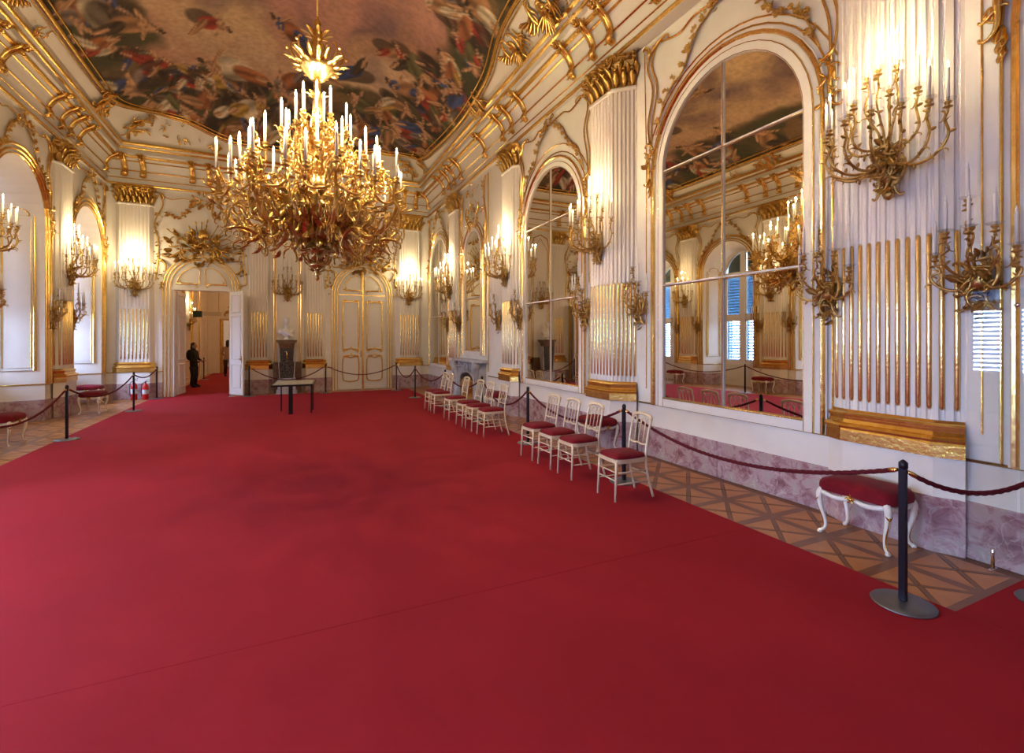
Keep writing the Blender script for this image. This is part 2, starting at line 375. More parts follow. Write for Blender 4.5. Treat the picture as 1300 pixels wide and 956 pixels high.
WALLS = {'R': wall_r, 'L': wall_l, 'E': wall_e}

# ------------------------------------------------------------------ marble plinths and gilt dado rail
def plinth(name, label, segs):
    t = struct(name, label, 'baseboard')
    for (x0, y0_, x1, y1_, d) in segs:     # wall segment, plinth stands d proud of it
        L = math.hypot(x1-x0, y1_-y0_); a = math.atan2(y1_-y0_, x1-x0)
        n = max(1, round(L/1.6)); l = L/n
        for k in range(n):
            MB().bbox(.001, l-.001, -d, .02, 0, ZM, .004).obj('marble_slab', 'marble', t, (x0+math.cos(a)*l*k, y0_+math.sin(a)*l*k, 0), a)
        MB().tube([(0, -.012, ZD), (L, -.012, ZD)], .014, 6).obj('gilt_rail', 'gold', t, (x0, y0_, 0), a)
plinth('baseboard_right', 'rose marble plinth along the mirror wall', [(XN, 5.9, XN, 2.9, .03), (XN, 2.05, XN, YB, .03), (XR, YE, XR, 14.75, .03), (XR, 14.05, XR, 13.87, .03), (XR, 11.68, XR, 10.6, .03), (XR, 9.9, XR, 6.9, .03)])
plinth('baseboard_end', 'rose marble plinth along the end wall', [(XL, YE, -4.45, YE, .03), (-3.53, YE, -3.32, YE, .03), (-1.32, YE, -1.05, YE, .03), (-.5, YE, .6, YE, .03), (1.17, YE, 1.46, YE, .03), (3.44, YE, 3.7, YE, .03), (4.5, YE, XR, YE, .03)])
ls = []
y0 = YB
for a, b in edges: ls.append((XL, y0, XL, a, .03)); ls += [(XL, a, XL-ND, a+SP, .03), (XL-ND, b-SP, XL, b, .03)]; y0 = b
ls.append((XL, y0, XL, YE, .03))
plinth('baseboard_left', 'rose marble plinth along the window wall and its niches', ls)

# ------------------------------------------------------------------ cornice (entablature) round the hall
tr = struct('trim_1', 'ivory and gold cornice with scrolled gilt brackets round the hall', 'cornice')
def ring(name, prof, m, sm=False):
    mb = MB(); vs = []; fs = []
    for p, z in prof: vs += [(XR-p, YB, z), (XR-p, YE-p, z), (XL+p, YE-p, z), (XL+p, YB, z)]
    for k in range(len(prof)-1):
        for i in range(3): fs.append((k*4+i, k*4+i+1, k*4+5+i, k*4+4+i))
    mb.add(vs, fs, sm); return mb.obj(name, m, tr)
ring('frieze', [(-.2, 6.22), (.06, 6.22), (.05, 6.30), (.05, 6.42), (.065, 6.55), (.10, 6.70), (.17, 6.86), (.27, 6.98), (.30, 7.02), (.37, 7.05), (.39, 7.07), (.39, 7.19), (.43, 7.22), (.49, 7.31), (.5, 7.33), (.5, 7.37), (.3, 7.40)], 'white')
def gring(prof): ring('gilt_moulding', prof, 'gold')
gring([(.055, 6.225), (.085, 6.235), (.095, 6.26), (.085, 6.285), (.055, 6.30)])
gring([(.052, 6.42), (.072, 6.43), (.06, 6.45)])
gring([(.09, 6.64), (.112, 6.655), (.105, 6.67)])
gring([(.20, 6.885), (.225, 6.895), (.225, 6.915)])
gring([(.27, 6.975), (.325, 6.99), (.345, 7.015), (.33, 7.04), (.37, 7.055)])
gring([(.39, 7.185), (.425, 7.195), (.445, 7.22), (.44, 7.24)])
gring([(.475, 7.275), (.51, 7.285), (.53, 7.31), (.525, 7.345), (.50, 7.37)])
# scrolled console brackets
def bracket_mesh():
    mb = MB(); prof = cr([(-.04, 6.50), (-.15, 6.56), (-.11, 6.70), (-.20, 6.86), (-.36, 6.98), (-.42, 7.06)], 5)
    pts = [(0, y, z) for y, z in prof]; n = len(pts); rr = [.05+.022*math.sin(PI*i/(n-1)) for i in range(n)]
    for dx in (-.035, .035): mb.tube([(dx, y, z) for _, y, z in pts], [r*.62 for r in rr], 6)
    mb.tube(pts, [r*.7 for r in rr], 6)
    for z, y, L in ((7.02, -.40, .16), (6.98, -.38, .13), (6.9, -.34, .12)):
        for g in (-.9, -.3, .3, .9): mb.leaf((0, y, z), (math.sin(g), -.55, .25-.9*abs(math.cos(g))*.6), (0, -1, .2), L, .07, .4)
    mb.scroll('C', 0, 6.56, .16, 0, .022, -.12); mb.scroll('C', -.05, 7.06, .14, .6, .02, -.36); mb.scroll('C', .05, 7.06, .14, PI-.6, .02, -.36, -1)
    for g in (-.8, -.3, .3, .8): mb.leaf((0, -.11, 6.56), (math.sin(g), -.25, -math.cos(g)), (0, -1, 0), .15, .06, .3)
    return mb.mesh('bracket', 'gold')
BRK = bracket_mesh()
def bracket(wall, a): ob('bracket', BRK, tr, wloc(wall, a), WR[wall])
PIL_R = (2.475, 6.545, 10.25, 14.4); PIL_L = (3.3, 6.98, 10.65, 14.4)
for y in PIL_R:
    for d in (-.24, .24): bracket('R', y+d)
    for d in (-.24, .24): bracket('L', PIL_L[PIL_R.index(y)]+d)
for y in (4.3, 8.4, 12.6, 16.2):
    for d in (-.95, .95): bracket('R', y+d)
for y in WIN:
    for d in (-.95, .95): bracket('L', y+d)
for x in (-3.99, -2.33, -.77, .9, 2.44, 4.08):
    for d in ((-.22, .22) if x in (-3.99, 4.08, -2.33, 2.44) else (0,)): bracket('E', x+d)

# ------------------------------------------------------------------ ceiling, fresco and its gilt frame
def zceil(x, y):
    if x < XCL-.3 or x > XCR+.3: pass
    ds = max(.02, min(x-XCL, XCR-x)); de = max(.02, YCE-y)
    d = (ds**-3+de**-3)**(-1/3); return ZTOP+2.0*(1-math.exp(-d/2.3))
nx, ny = 36, 80
xs = [XCL-.12+(XCR-XCL+.24)*i/nx for i in range(nx+1)]; ys = [YB+(YCE+.12-YB)*j/ny for j in range(ny+1)]
cm = MB(); cm.add([(x, y, zceil(x, y)+.03) for y in ys for x in xs], [(j*(nx+1)+i, (j+1)*(nx+1)+i, (j+1)*(nx+1)+i+1, j*(nx+1)+i+1) for j in range(ny) for i in range(nx)], True)
ceil = tag(cm.obj('ceiling', 'ceil'), 'shallow vaulted ivory ceiling with a large painted fresco', 'ceiling', kind='structure')
MB().box(XL-1.2, XN+.4, YB-.3, YE+.4, 9.4, 9.6).obj('roof_slab', 'ceil', ceil)
FO = cr([(-3.84, 0), (-3.84, 5), (-3.84, 10), (-3.86, 13), (-3.84, 14.5), (-3.72, 15.2), (-3.42, 15.75), (-3.0, 16.05), (-2.5, 16.2), (-1.6, 16.55), (-.6, 16.62), (.6, 16.62), (1.7, 16.55), (2.6, 16.2), (3.2, 16.15), (3.75, 15.75), (4.0, 15.2), (4.08, 14.2), (4.14, 12.8), (4.14, 11.4), (4.03, 9.8), (3.76, 8.3), (3.72, 6), (3.74, 3), (3.74, 0), (2.8, -2.2), (0, -3), (-2.8, -2.2)], 6, True)
FA = np.array(FO)
def inside(X, Y):
    c = np.zeros(X.shape, bool); n = len(FA)
    for i in range(n):
        x1, y1 = FA[i]; x2, y2 = FA[i-1]
        m = ((y1 > Y) != (y2 > Y)) & (X < (x2-x1)*(Y-y1)/(y2-y1+1e-12)+x1); c ^= m
    return c
st = .042; gx = np.arange(-4.0, 4.25, st); gy = np.arange(-3.1, 16.75, st)
GX, GY = np.meshgrid(gx, gy); ins = inside(GX, GY)
rs = np.random.RandomState(5)
def vnoise(sx, sy, seed, oct=4, PX=None, PY=None):
    r = np.random.RandomState(seed); out = np.zeros(GX.shape); amp = 1
    PX = GX if PX is None else PX; PY = GY if PY is None else PY
    for o in range(oct):
        n = 64; g = r.rand(n, n); fx = ((PX+9)*sx*2**o) % n; fy = ((PY+9)*sy*2**o) % n
        ix, iy = fx.astype(int), fy.astype(int); tx, ty = fx-ix, fy-iy; tx = tx*tx*(3-2*tx); ty = ty*ty*(3-2*ty)
        a = g[iy % n, ix % n]*(1-tx)+g[iy % n, (ix+1) % n]*tx; b = g[(iy+1) % n, ix % n]*(1-tx)+g[(iy+1) % n, (ix+1) % n]*tx
        out += amp*(a*(1-ty)+b*ty-.5); amp *= .5
    return out
def paint():
    w1, w2 = vnoise(.5, .4, 7, 3), vnoise(.5, .4, 8, 3)
    n1 = vnoise(.40, .30, 1, 5, GX+.9*w1, GY+1.2*w2); n2 = vnoise(.8, .5, 2, 4, GX+.6*w2, GY+.8*w1); n3 = vnoise(2.4, 1.5, 3, 3)
    wx, wy = GX+.16*vnoise(1.3, .8, 17, 2), GY+.30*vnoise(1.3, .8, 18, 2)
    C = np.zeros(GX.shape+(3,))
    def mix(m, c): m = np.clip(m, 0, 1)[..., None]; C[:] = C*(1-m)+np.array(c)*m
    C[:] = (.36, .205, .135)
    mix(1.5-np.hypot((GX+.4)/2.2, (GY-10.6)/3.6), (.60, .42, .235)); mix((GX-.6)/3, (.40, .19, .095)); mix((GY-12.6)/3, (.27, .165, .135))
    mix(n1*4.2+.1, (.60, .42, .265)); mix(-n1*4-.35, (.20, .115, .11)); mix((n2-n1)*2.4-.6, (.44, .22, .18)); mix(n2*2.6-.35, (.46, .25, .17)); mix(-n2*2.2-.45, (.155, .10, .115)); mix((n1+n2)*2.2-1.0, (.68, .52, .33))
    d = np.full(GX.shape, 9.)
    for x, y in FO[::2]: d = np.minimum(d, np.hypot(GX-x, (GY-y)*.62))
    ground = np.clip((1.12+1.5*n1+.5*n2-d)/.35, 0, 1)*(GY > 5)
    mix(ground*.92, (.090, .058, .030)); mix(ground*np.clip(n2*4+.3, 0, .85), (.052, .056, .024)); mix(ground*np.clip(n3*3-.1, 0, .6), (.21, .125, .058)); mix(ground*np.clip(-n2*4-.5, 0, .9), (.03, .018, .012))
    for x, y, a, b in ((3.75, 11.6, .75, 2.2), (3.9, 9.4, .35, 1.6), (-3.5, 12.0, .5, 1.6), (-3.0, 15.2, .9, .8)): mix((1.15-np.hypot((wx-x)/a, (wy-y)/b))*3, (.048, .050, .022))
    pal = [((.30, .035, .02), 3), ((.045, .07, .19), 2.4), ((.42, .26, .06), 2), ((.56, .47, .33), 3.2), ((.36, .19, .09), 3), ((.05, .033, .022), 3), ((.13, .12, .05), 2), ((.33, .12, .045), 3), ((.20, .15, .13), 2)]
    pc = [p[0] for p in pal]; pw = np.array([p[1] for p in pal]); pw = pw/pw.sum()
    def stroke(x, y, a, b, g, c, k=1., fold=4.):
        m = (np.abs(GX-x) < a+b+.5) & (np.abs(GY-y) < 2*(a+b)+.9)
        if not m.any(): return
        dx, dy = wx[m]-x, (wy[m]-y)*.5; u = (dx*math.cos(g)+dy*math.sin(g))/a; v = (-dx*math.sin(g)+dy*math.cos(g))/b
        q = np.clip((1-np.sqrt(u*u+v*v)+.06*n3[m])*5.5, 0, 1)*k; sh = (.82+.34*np.sin(v*fold+u*2.4+x*9)-.22*v)[:, None]
        C[m] = C[m]*(1-q[:, None])+np.clip(np.array(c)*sh, 0, 1)*q[:, None]
    def figure(x, y, s, g):
        c1, c2 = pc[rs.choice(len(pc), p=pw)], pc[rs.choice(len(pc), p=pw)]; k = rs.uniform(-.9, .9); fl = (.50, .285, .155)
        def at(r, q): return x+r*s*math.cos(g+q), y+2*r*s*math.sin(g+q)
        stroke(*at(.30, .4), .62*s, .26*s, g+.3, (.035, .022, .016), .8); stroke(*at(.05, 0), .44*s, .22*s, g, c1); stroke(*at(.42, k*.5), .38*s, .15*s, g+k, c2, 1, 6)
        stroke(*at(.62, k*.6), .20*s, .06*s, g+k*1.2, fl); stroke(*at(-.34, 0), .20*s, .15*s, g+.8, fl if rs.rand() < .6 else c2); stroke(*at(-.30, .7), .26*s, .055*s, g-1+k, fl); stroke(*at(-.32, -.6), .24*s, .055*s, g+1.1, fl)
        stroke(*at(-.56, .1), .115*s, .10*s, g, (.44, .25, .135)); stroke(*at(-.62, .16), .11*s, .06*s, g+.6, (.06, .035, .02))
        if rs.rand() < .35: stroke(*at(.1, 1.3), .30*s, .20*s, g+1.2, pc[rs.choice(len(pc), p=pw)])
    n = len(FO); k = 0
    for i in range(0, n, 3):
        x, y = FO[i]
        if y < 5.5: continue
        for t in (.05, .15, .27):
            if rs.rand() < .8: figure(x+(.1-x)*(t+rs.uniform(-.04, .06)), y+(9.5-y)*(t+rs.uniform(-.04, .06))*.8, rs.uniform(.5, .85), rs.uniform(-.5, .5)+rs.choice((0, PI)))
    for x, y, s, g in ((-1.2, 14.1, 1.0, .15), (.1, 14.3, .9, -.35), (1.4, 13.2, .8, -.5), (.2, 12.3, .75, .2), (-1.5, 12.4, .6, 3.3), (2.3, 11.4, .6, 2.8), (-.6, 10.4, .8, .3), (1.2, 9.6, .8, 3.0), (2.0, 14.4, .7, .3), (-.9, 15.5, .75, 3.0)): figure(x, y, s, g)
    return np.clip(C*(1+.12*n3[..., None]), .004, .9)
COLR = paint()
fm = bpy.data.meshes.new('fresco'); nyy, nxx = GX.shape
ok = ins[:-1, :-1] | ins[1:, 1:] | ins[:-1, 1:] | ins[1:, :-1]; J, I = np.nonzero(ok)
q = np.stack([J*nxx+I, J*nxx+I+1, (J+1)*nxx+I+1, (J+1)*nxx+I], 1); used, inv = np.unique(q, return_inverse=True); inv = inv.reshape(-1, 4)
vx, vy = GX.ravel()[used], GY.ravel()[used]
fm.from_pydata([(x, y, zceil(x, y)-.004) for x, y in zip(vx, vy)], [], inv[:, ::-1].tolist()); fm.polygons.foreach_set('use_smooth', [True]*len(inv))
ca = fm.color_attributes.new('paint', 'FLOAT_COLOR', 'POINT'); cc = np.ones((len(used), 4)); cc[:, :3] = COLR.reshape(-1, 3)[used]; ca.data.foreach_set('color', cc.ravel())
mf = mat('fresco_paint', (.5, .3, .2), .75); nt = mf.node_tree; b = nt.nodes['Principled BSDF']
at = nt.nodes.new('ShaderNodeVertexColor'); at.layer_name = 'paint'; nz = nt.nodes.new('ShaderNodeTexNoise'); nz.inputs['Scale'].default_value = 9; nz.inputs['Detail'].default_value = 6
rp = nt.nodes.new('ShaderNodeValToRGB'); rp.color_ramp.elements[0].position = .3; rp.color_ramp.elements[0].color = (.82, .8, .8, 1); rp.color_ramp.elements[1].position = .7; rp.color_ramp.elements[1].color = (1.15, 1.13, 1.10, 1)
mx = nt.nodes.new('ShaderNodeMix'); mx.data_type = 'RGBA'; mx.blend_type = 'MULTIPLY'; mx.inputs[0].default_value = 1
tcx = nt.nodes.new('ShaderNodeTexCoord'); nt.links.new(tcx.outputs['Object'], nz.inputs['Vector']); nt.links.new(nz.outputs['Fac'], rp.inputs[0])
nt.links.new(at.outputs[0], mx.inputs[6]); nt.links.new(rp.outputs[0], mx.inputs[7]); nt.links.new(mx.outputs[2], b.inputs['Base Color'])
fm.materials.append(mf); fr = ob('fresco', fm, ceil); tag(fr, 'painted fresco of clouds and draped figures')
def fline(off, r, name='fresco_frame', m='gold'):
    pts = []; n = len(FO)
    for i in range(n):
        t = np.array(FO[(i+1) % n])-np.array(FO[i-1]); t = t/np.linalg.norm(t); p = np.array(FO[i])+np.array((-t[1], t[0]))*-off
        p[0] = min(max(p[0], XCL-.02), XCR+.02); p[1] = min(p[1], YCE); pts.append((p[0], p[1], zceil(p[0], p[1])-.01))
    a = sum(FO[i-1][0]*FO[i][1]-FO[i][0]*FO[i-1][1] for i in range(n))
    MB().tube(pts, r, 6, True).obj(name, m, ceil)
fline(0, .05); fline(.10, .022); fline(-.075, .016)
# gilt rocaille on the white band between fresco and cornice
rng = random.Random(11)
def ceil_orn(cx, cy, L, ang, n=10, heart=True):
    mb = MB()
    if heart:
        for s_ in (-1, 1):
            mb.scroll('C', s_*L*.16, 0, L*.42, PI/2+s_*.25, .032, -.02, s_, 1, .6, 6); mb.scroll('S', s_*L*.36, -.02, L*.42, s_*.5, .022, -.01, s_, 1); mb.scroll('C', s_*L*.12, L*.20, L*.26, s_*.9, .024, -.02, s_, 1)
            for k in range(6): mb.leaf((s_*L*(.2+.05*k), -.02, L*.02), (s_*.8, -.3, .9-.35*k), (0, -1, 0), L*.22, L*.07, .4)
        for k in range(9): g = PI*k/8; mb.leaf((0, -.03, L*.06), (math.cos(g), -.3, math.sin(g)), (0, -1, 0), L*.26, L*.07, .35)
        mb.ball((0, -.02, 0), (L*.10, .04, L*.12), 10)
    mb.rocaille(rng, 0, 0, L*1.1, L*.5, n, L*.2, 0, .08, .018, .5)
    c, s_ = math.cos(ang), math.sin(ang); out = []
    for x, y, z in mb.v:
        a, b = cx+x*c-z*s_, cy+x*s_+z*c; out.append((a, b, zceil(min(max(a, XCL), XCR), min(b, YCE))-.01+y))
    mb.v = out; mb.obj('ceiling_scrollwork', 'gold', ceil)
for cx, cy, L, g, hh in ((-3.92, 14.75, .9, 1.9, True), (-3.62, 16.35, 1.0, 2.4, True), (-2.75, 16.55, .9, 0, False), (3.95, 15.6, .75, -2.4, True), (3.70, 16.4, 1.0, -2.4, True), (2.8, 16.6, .9, 0, False), (4.2, 10.9, .8, -1.57, True), (4.06, 8.6, .9, -1.5, True), (4.05, 7.4, 1.1, -1.5, True), (4.05, 6.1, 1.1, -1.5, True), (-4.02, 11.6, .5, 1.57, False), (-4.0, 10.4, .9, 1.57, True), (-1.9, 16.78, .35, 0, True), (2.1, 16.78, .35, 0, True)):
    ceil_orn(cx, cy, L, g, 12, hh)

# ------------------------------------------------------------------ fluted pilasters
def fl_seg(p0, p1, n, gw=.021, gd=.020):
    P0, P1 = np.array(p0), np.array(p1); L = np.linalg.norm(P1-P0); t = (P1-P0)/L; nn = np.array((t[1], -t[0])); out = [tuple(P0)]; cs = []
    for i in range(n):
        c = L*(i+.5)/n
        for o, dd in ((-gw, 0), (-gw*.7, .75), (0, 1), (gw*.7, .75), (gw, 0)): out.append(tuple(P0+t*(c+o)-nn*gd*dd))
        cs.append(tuple(P0+t*c-nn*.004))
    out.append(tuple(P1)); return out, cs
reed_me = MB().tube([(0, 0, 1.16), (0, 0, 1.175), (0, 0, 1.19), (0, 0, 2.61), (0, 0, 2.625), (0, 0, 2.64)], [.006, .016, .0195, .0195, .016, .006], 8).mesh('reed', 'goldb')
rng = random.Random(3)
def pilaster(wall, a, w_, nf, dp, nc, plane=None, ex=0., ch=None):
    h = w_/2; c = dp if ch is None else ch
    far, near = (-h-c, 0), (h+c+ex, ex)
    base = [far, (-h, -dp), (h, -dp), near]
    poly = [far]; reeds = []
    for p0, p1, n in ((far, (-h, -dp), nc), ((-h, -dp), (h, -dp), nf), ((h, -dp), near, nc+(4 if ex else 0))):
        if n: q, cs = fl_seg(p0, p1, n); poly += q[1:]; reeds += cs
        else: poly.append(p1)
    mb = MB(); loft(mb, poly, [(0, 1.05), (0, ZCAP-.03)])
    loc = wloc(wall, a, 0, 0, plane)
    p = mb.obj('pilaster', 'white', WALLS[wall], loc, WR[wall])
    # objects under an untransformed wall: local placement equals world placement
    for x, y in reeds: ob('gilt_reed', reed_me, p, (x, y, 0))
    loft(MB(), base, [(.055, .40), (.055, ZD)]).obj('pedestal', 'white', p)
    loft(MB(), base, [(.07, 0), (.07, ZM)]).obj('marble_block', 'marble', p)
    loft(MB(), base, [(.06, .775), (.08, .78), (.08, .885), (.074, .895), (.094, .905), (.098, .925), (.082, .945), (.055, .955), (.035, .985), (.038, 1.005), (.052, 1.012), (.055, 1.035), (.042, 1.048), (.015, 1.055), (.0, 1.075)]).obj('gilt_base', 'gold', p)
    mb = MB(); loft(mb, base, [(0, ZCAP-.06), (.022, ZCAP-.05), (.028, ZCAP-.03), (.02, ZCAP-.005), (.0, ZCAP)]).obj('astragal', 'white', p)
    # leafy gilt capital
    mb = MB(); loft(mb, base, [(-.005, ZCAP), (.0, 5.85), (.02, 6.02), (.06, 6.12), (.075, 6.13), (.085, 6.17), (.10, 6.18), (.10, 6.21)])
    pts = []; tot = 0
    B = [np.array(q) for q in base]; seg = [(B[i], B[i+1]) for i in range(3)]
    for (q0, q1) in seg:
        L = np.linalg.norm(q1-q0); t = (q1-q0)/max(L, 1e-6); nn = np.array((t[1], -t[0])); n = max(1, round(L/.135))
        for i in range(n): cpt = q0+t*L*(i+.5)/n; pts.append((cpt, nn, L/n))
    for k, (cpt, nn, ww) in enumerate(pts):
        N = (nn[0], nn[1], 0)
        mb.leaf((cpt[0]+nn[0]*.005, cpt[1]+nn[1]*.005, ZCAP), (nn[0]*.12, nn[1]*.12, 1), N, .24, min(.15, ww*1.15), .42, .16)
        e = cpt+np.array((-nn[1], nn[0]))*ww*.5; mb.leaf((e[0]+nn[0]*.01, e[1]+nn[1]*.01, ZCAP+.12), (nn[0]*.2, nn[1]*.2, 1), N, .25, .12, .5, .16)
        mb.ball((cpt[0]+nn[0]*.11, cpt[1]+nn[1]*.11, ZCAP+.235), (.03, .03, .022), 6)
        mb.rosette((cpt[0]+nn[0]*.07, cpt[1]+nn[1]*.07, 6.12), N, .05, 5)
        for j in range(4): mb.leaf((cpt[0]+nn[0]*.05+rng.uniform(-.05, .05), cpt[1]+nn[1]*.05, 5.98+.06*j), (nn[0]*.6+rng.uniform(-.9, .9), nn[1]*.6+rng.uniform(-.2, .2), rng.uniform(-.3, .9)), N, rng.uniform(.10, .16), .055, .5, .16)
    for s_ in (-1, 1):
        mb.scroll('C', s_*(h+.0), 6.10, .20, s_*.9, .026, -dp-.03, s_, 1); mb.rosette((s_*(h+.02), -dp-.09, 6.1), (s_*.5, -1, 0), .07)
    mb.obj('capital', 'golddk', p)
    return p
pilaster('R', 2.475, .69, 9, .075, 2, XN, 0, .17)
pilaster('R', 6.545, .60, 7, .12, 2, XR, .15)
pilaster('R', 10.25, .60, 7, .12, 2); pilaster('R', 14.4, .60, 7, .12, 2)
for y in PIL_L[::-1]: pilaster('L', y, .60, 7, .14, 2)
pilaster('E', -3.99, .72, 8, .10, 0); pilaster('E', 4.08, .72, 8, .10, 0); pilaster('E', -.77, .50, 6, .08, 0); pilaster('E', .89, .50, 6, .08, 0)

# ------------------------------------------------------------------ arched surrounds: gilt lines, shoulders, ribs, garlands
def shoulder(mb, x, z, s, rng, big=1.):
    mb.rocaille(rng, x, z+.12, .15*big, .50*big, 13, .13*big, -.02, .07, .014, .55)
    mb.scroll('S', x+s*.02, z+.12, .5*big, PI/2, .024, -.03, s, 1); mb.scroll('C', x, z+.42*big, .17, s*.5, .022, -.05, s, 1)
    for k in range(5): mb.leaf((x, -.04, z-.05-.05*k), (s*.12*(-1)**k, -.1, -1), (0, -1, 0), .17-.015*k, .08-.008*k, .2)
def rib(mb, pts, w_=.05, d=.035): mb.mould(cr(pts, 6), w_, d, -.012)
def garland(mb, pts, rng, step=.16, r=.055):
    path = cr(pts, 8); mb.tube(path and [(x, -.03, z) for x, z in path], .012, 5); acc = 0; last = path[0]
    k = 0
    for p in path:
        acc += math.hypot(p[0]-last[0], p[1]-last[1]); last = p
        if acc > step:
            acc = 0; k += 1
            for j in range(3): mb.rosette((p[0]+rng.uniform(-.045, .045), -.04-rng.uniform(0, .03), p[1]+rng.uniform(-.05, .05)), (rng.uniform(-.4, .4), -1, rng.uniform(-.4, .4)), r*rng.uniform(.7, 1.1), 5)
            for j in range(2): mb.leaf((p[0], -.03, p[1]), (rng.uniform(-1, 1), -.2, rng.uniform(-1, .4)), (0, -1, 0), r*2, r, .3)
def spandrel(wall, a, half, zs, rise, plane, rng, gar=True, par=None):
    # relief on the wall above an arched mirror or niche
    loc = wloc(wall, a, 0, 0, plane); mb = MB(); t = zs+rise
    for s_ in (-1, 1):
        shoulder(mb, s_*(half+.27), zs+.06, s_, rng)
        for o in (0, .09): rib(mb, [(s_*(half+.30-o*.3), zs+.5), (s_*(half+.34-o), zs+.85), (s_*(half+.24-o), 5.45), (s_*(half+.36-o), 5.85), (s_*(half+.22-o), 6.12)], .028, .022)
        mb.scroll('S', s_*(half+.12), 6.07, .42, s_*-.35, .022, -.02, s_, 1); mb.scroll('C', s_*(half+.34), 6.06, .2, s_*1.0, .03, -.02, s_, 1)
        rib(mb, [(s_*(half+.12), 6.1), (s_*half*.72, 6.0), (s_*half*.45, 6.08), (0, 6.05)], .03, .024)
    mb.mould([(-(half+.40), 1.0), (-(half+.40), 4.6), (-(half+.44), 6.1)], .016, .012); mb.mould([((half+.40), 1.0), ((half+.40), 4.6), ((half+.44), 6.1)], .016, .012)
    mb.mould(arch(half, zs+.1, zs, rise, .40)[3:-3], .022, .018)
    mb.rocaille(rng, 0, 6.05, .5, .28, 12, .16, -.02, .1, .016, .6)
    mb.obj('gilt_stucco', 'gold', WALLS[wall], loc, WR[wall])
    if gar:
        mb = MB(); e = half+.30
        for s_ in (-1, 1):
            garland(mb, [(s_*e*.9, zs+.62), (s_*e*.74, zs+rise*.72+.36), (s_*e*.50, t+.28), (s_*e*.36, t+.62), (s_*.12, 6.02)], rng)
        mb.obj('flower_garland', 'golddk', WALLS[wall], loc, WR[wall])
rng = random.Random(21)
# ------------------------------------------------------------------ mirrors
def mirror(a, half, z0, zs, rise, plane, label, cols, rows, rail=ZD, group='arched wall mirrors', zbot=None):
    t = thing('wall_mirror', label, 'mirror', wloc('R', a, 0, 0, plane), WR['R'], group); y0 = -.002
    zb = rail if zbot is None else zbot
    # ivory frame body
    def band(o0, o1, y, name, m='white'):
        A = arch(half, zb, zs, rise, o0); B = arch(half, zb, zs, rise, o1); n = len(A); mb = MB()
        v = [(p[0], y, p[1]) for p in A]+[(p[0], y, p[1]) for p in B]+[(p[0], 0, p[1]) for p in A]+[(p[0], 0, p[1]) for p in B]; f = []
        for i in range(n-1): f += [(i, i+1, n+i+1, n+i), (i, 2*n+i, 2*n+i+1, i+1), (n+i, n+i+1, 3*n+i+1, 3*n+i)]
        mb.add(v, f); return mb.obj(name, m, t)
    band(0, .10, -.045, 'inner_frame'); band(.10, .24, -.03, 'outer_frame')
    for o, w_, d, nm in ((.008, .018, .05, 'gilt_bead'), (.105, .022, .05, 'gilt_fillet'), (.20, .062, .06, 'gilt_frame'), (.285, .024, .02, 'gilt_edge')):
        MB().mould(arch(half, zb+.0, zs, rise, o), w_, d, 0).obj(nm, 'goldb' if o == .20 else 'gold', t)
    MB().box(-half, half, -.05, 0, zb, z0).obj('sill', 'white', t); MB().tube([(-half, -.05, z0), (half, -.05, z0)], .012, 6).obj('gilt_sill_bead', 'gold', t)
    xs = [-half+2*half*i/cols for i in range(cols+1)]; zz = [z0]+list(rows)
    for i in range(cols):
        for j in range(len(zz)):
            if j < len(zz)-1: pg = [(xs[i], zz[j]), (xs[i+1], zz[j]), (xs[i+1], zz[j+1]), (xs[i], zz[j+1])]
            else:
                k0, k1 = math.acos(max(-1, min(1, -xs[i]/half))), math.acos(max(-1, min(1, -xs[i+1]/half)))
                pg = [(xs[i], zz[j]), (xs[i+1], zz[j])]+[(-half*math.cos(k1+(k0-k1)*q/12), zs+rise*math.sin(k1+(k0-k1)*q/12)) for q in range(13)]
                if rise < .05: pass
            MB().prism(pg, -.022, -.012).obj('mirror_pane', 'mirror', t)
    for x in xs[1:-1]: MB().box(x-.016, x+.016, -.04, -.015, z0, zs+rise*math.sqrt(max(0, 1-(x/half)**2))).obj('glazing_bar', 'white', t); MB().tube([(x, -.042, z0), (x, -.042, zs+rise-.01)], .008, 5).obj('gilt_bar_bead', 'gold', t)
    for z in rows: MB().box(-half, half, -.04, -.015, z-.016, z+.016).obj('glazing_bar', 'white', t); MB().tube([(-half, -.042, z-.012), (half, -.042, z-.012)], .006, 5).obj('gilt_bar_bead', 'gold', t)
    return t
mirror(4.315, 1.035, .9, 4.16, 1.05, XN, 'largest arched mirror, beside the nearest fluted pilaster, reflecting windows and chandelier', 2, (2.52, 4.16))
mirror(8.38, 1.04, .9, 4.1, 1.04, XR, 'arched six-pane mirror behind the row of four chairs', 2, (2.52, 4.1))
mirror(16.15, .96, .9, 4.16, 1.0, XR, 'farthest arched mirror, next to the hall corner beyond the fireplace', 2, (2.52, 4.16))
mirror(12.8, .60, 1.42, 4.18, .6, XR, 'narrow arched mirror in a gilt frame above the marble fireplace', 1, (2.9,), group='mirror above the fireplace', zbot=1.3)
for a, h, pl in ((4.315, 1.035, XN), (8.38, 1.04, XR), (16.15, .9, XR)): spandrel('R', a, h, 4.13, 1.04, pl, rng)
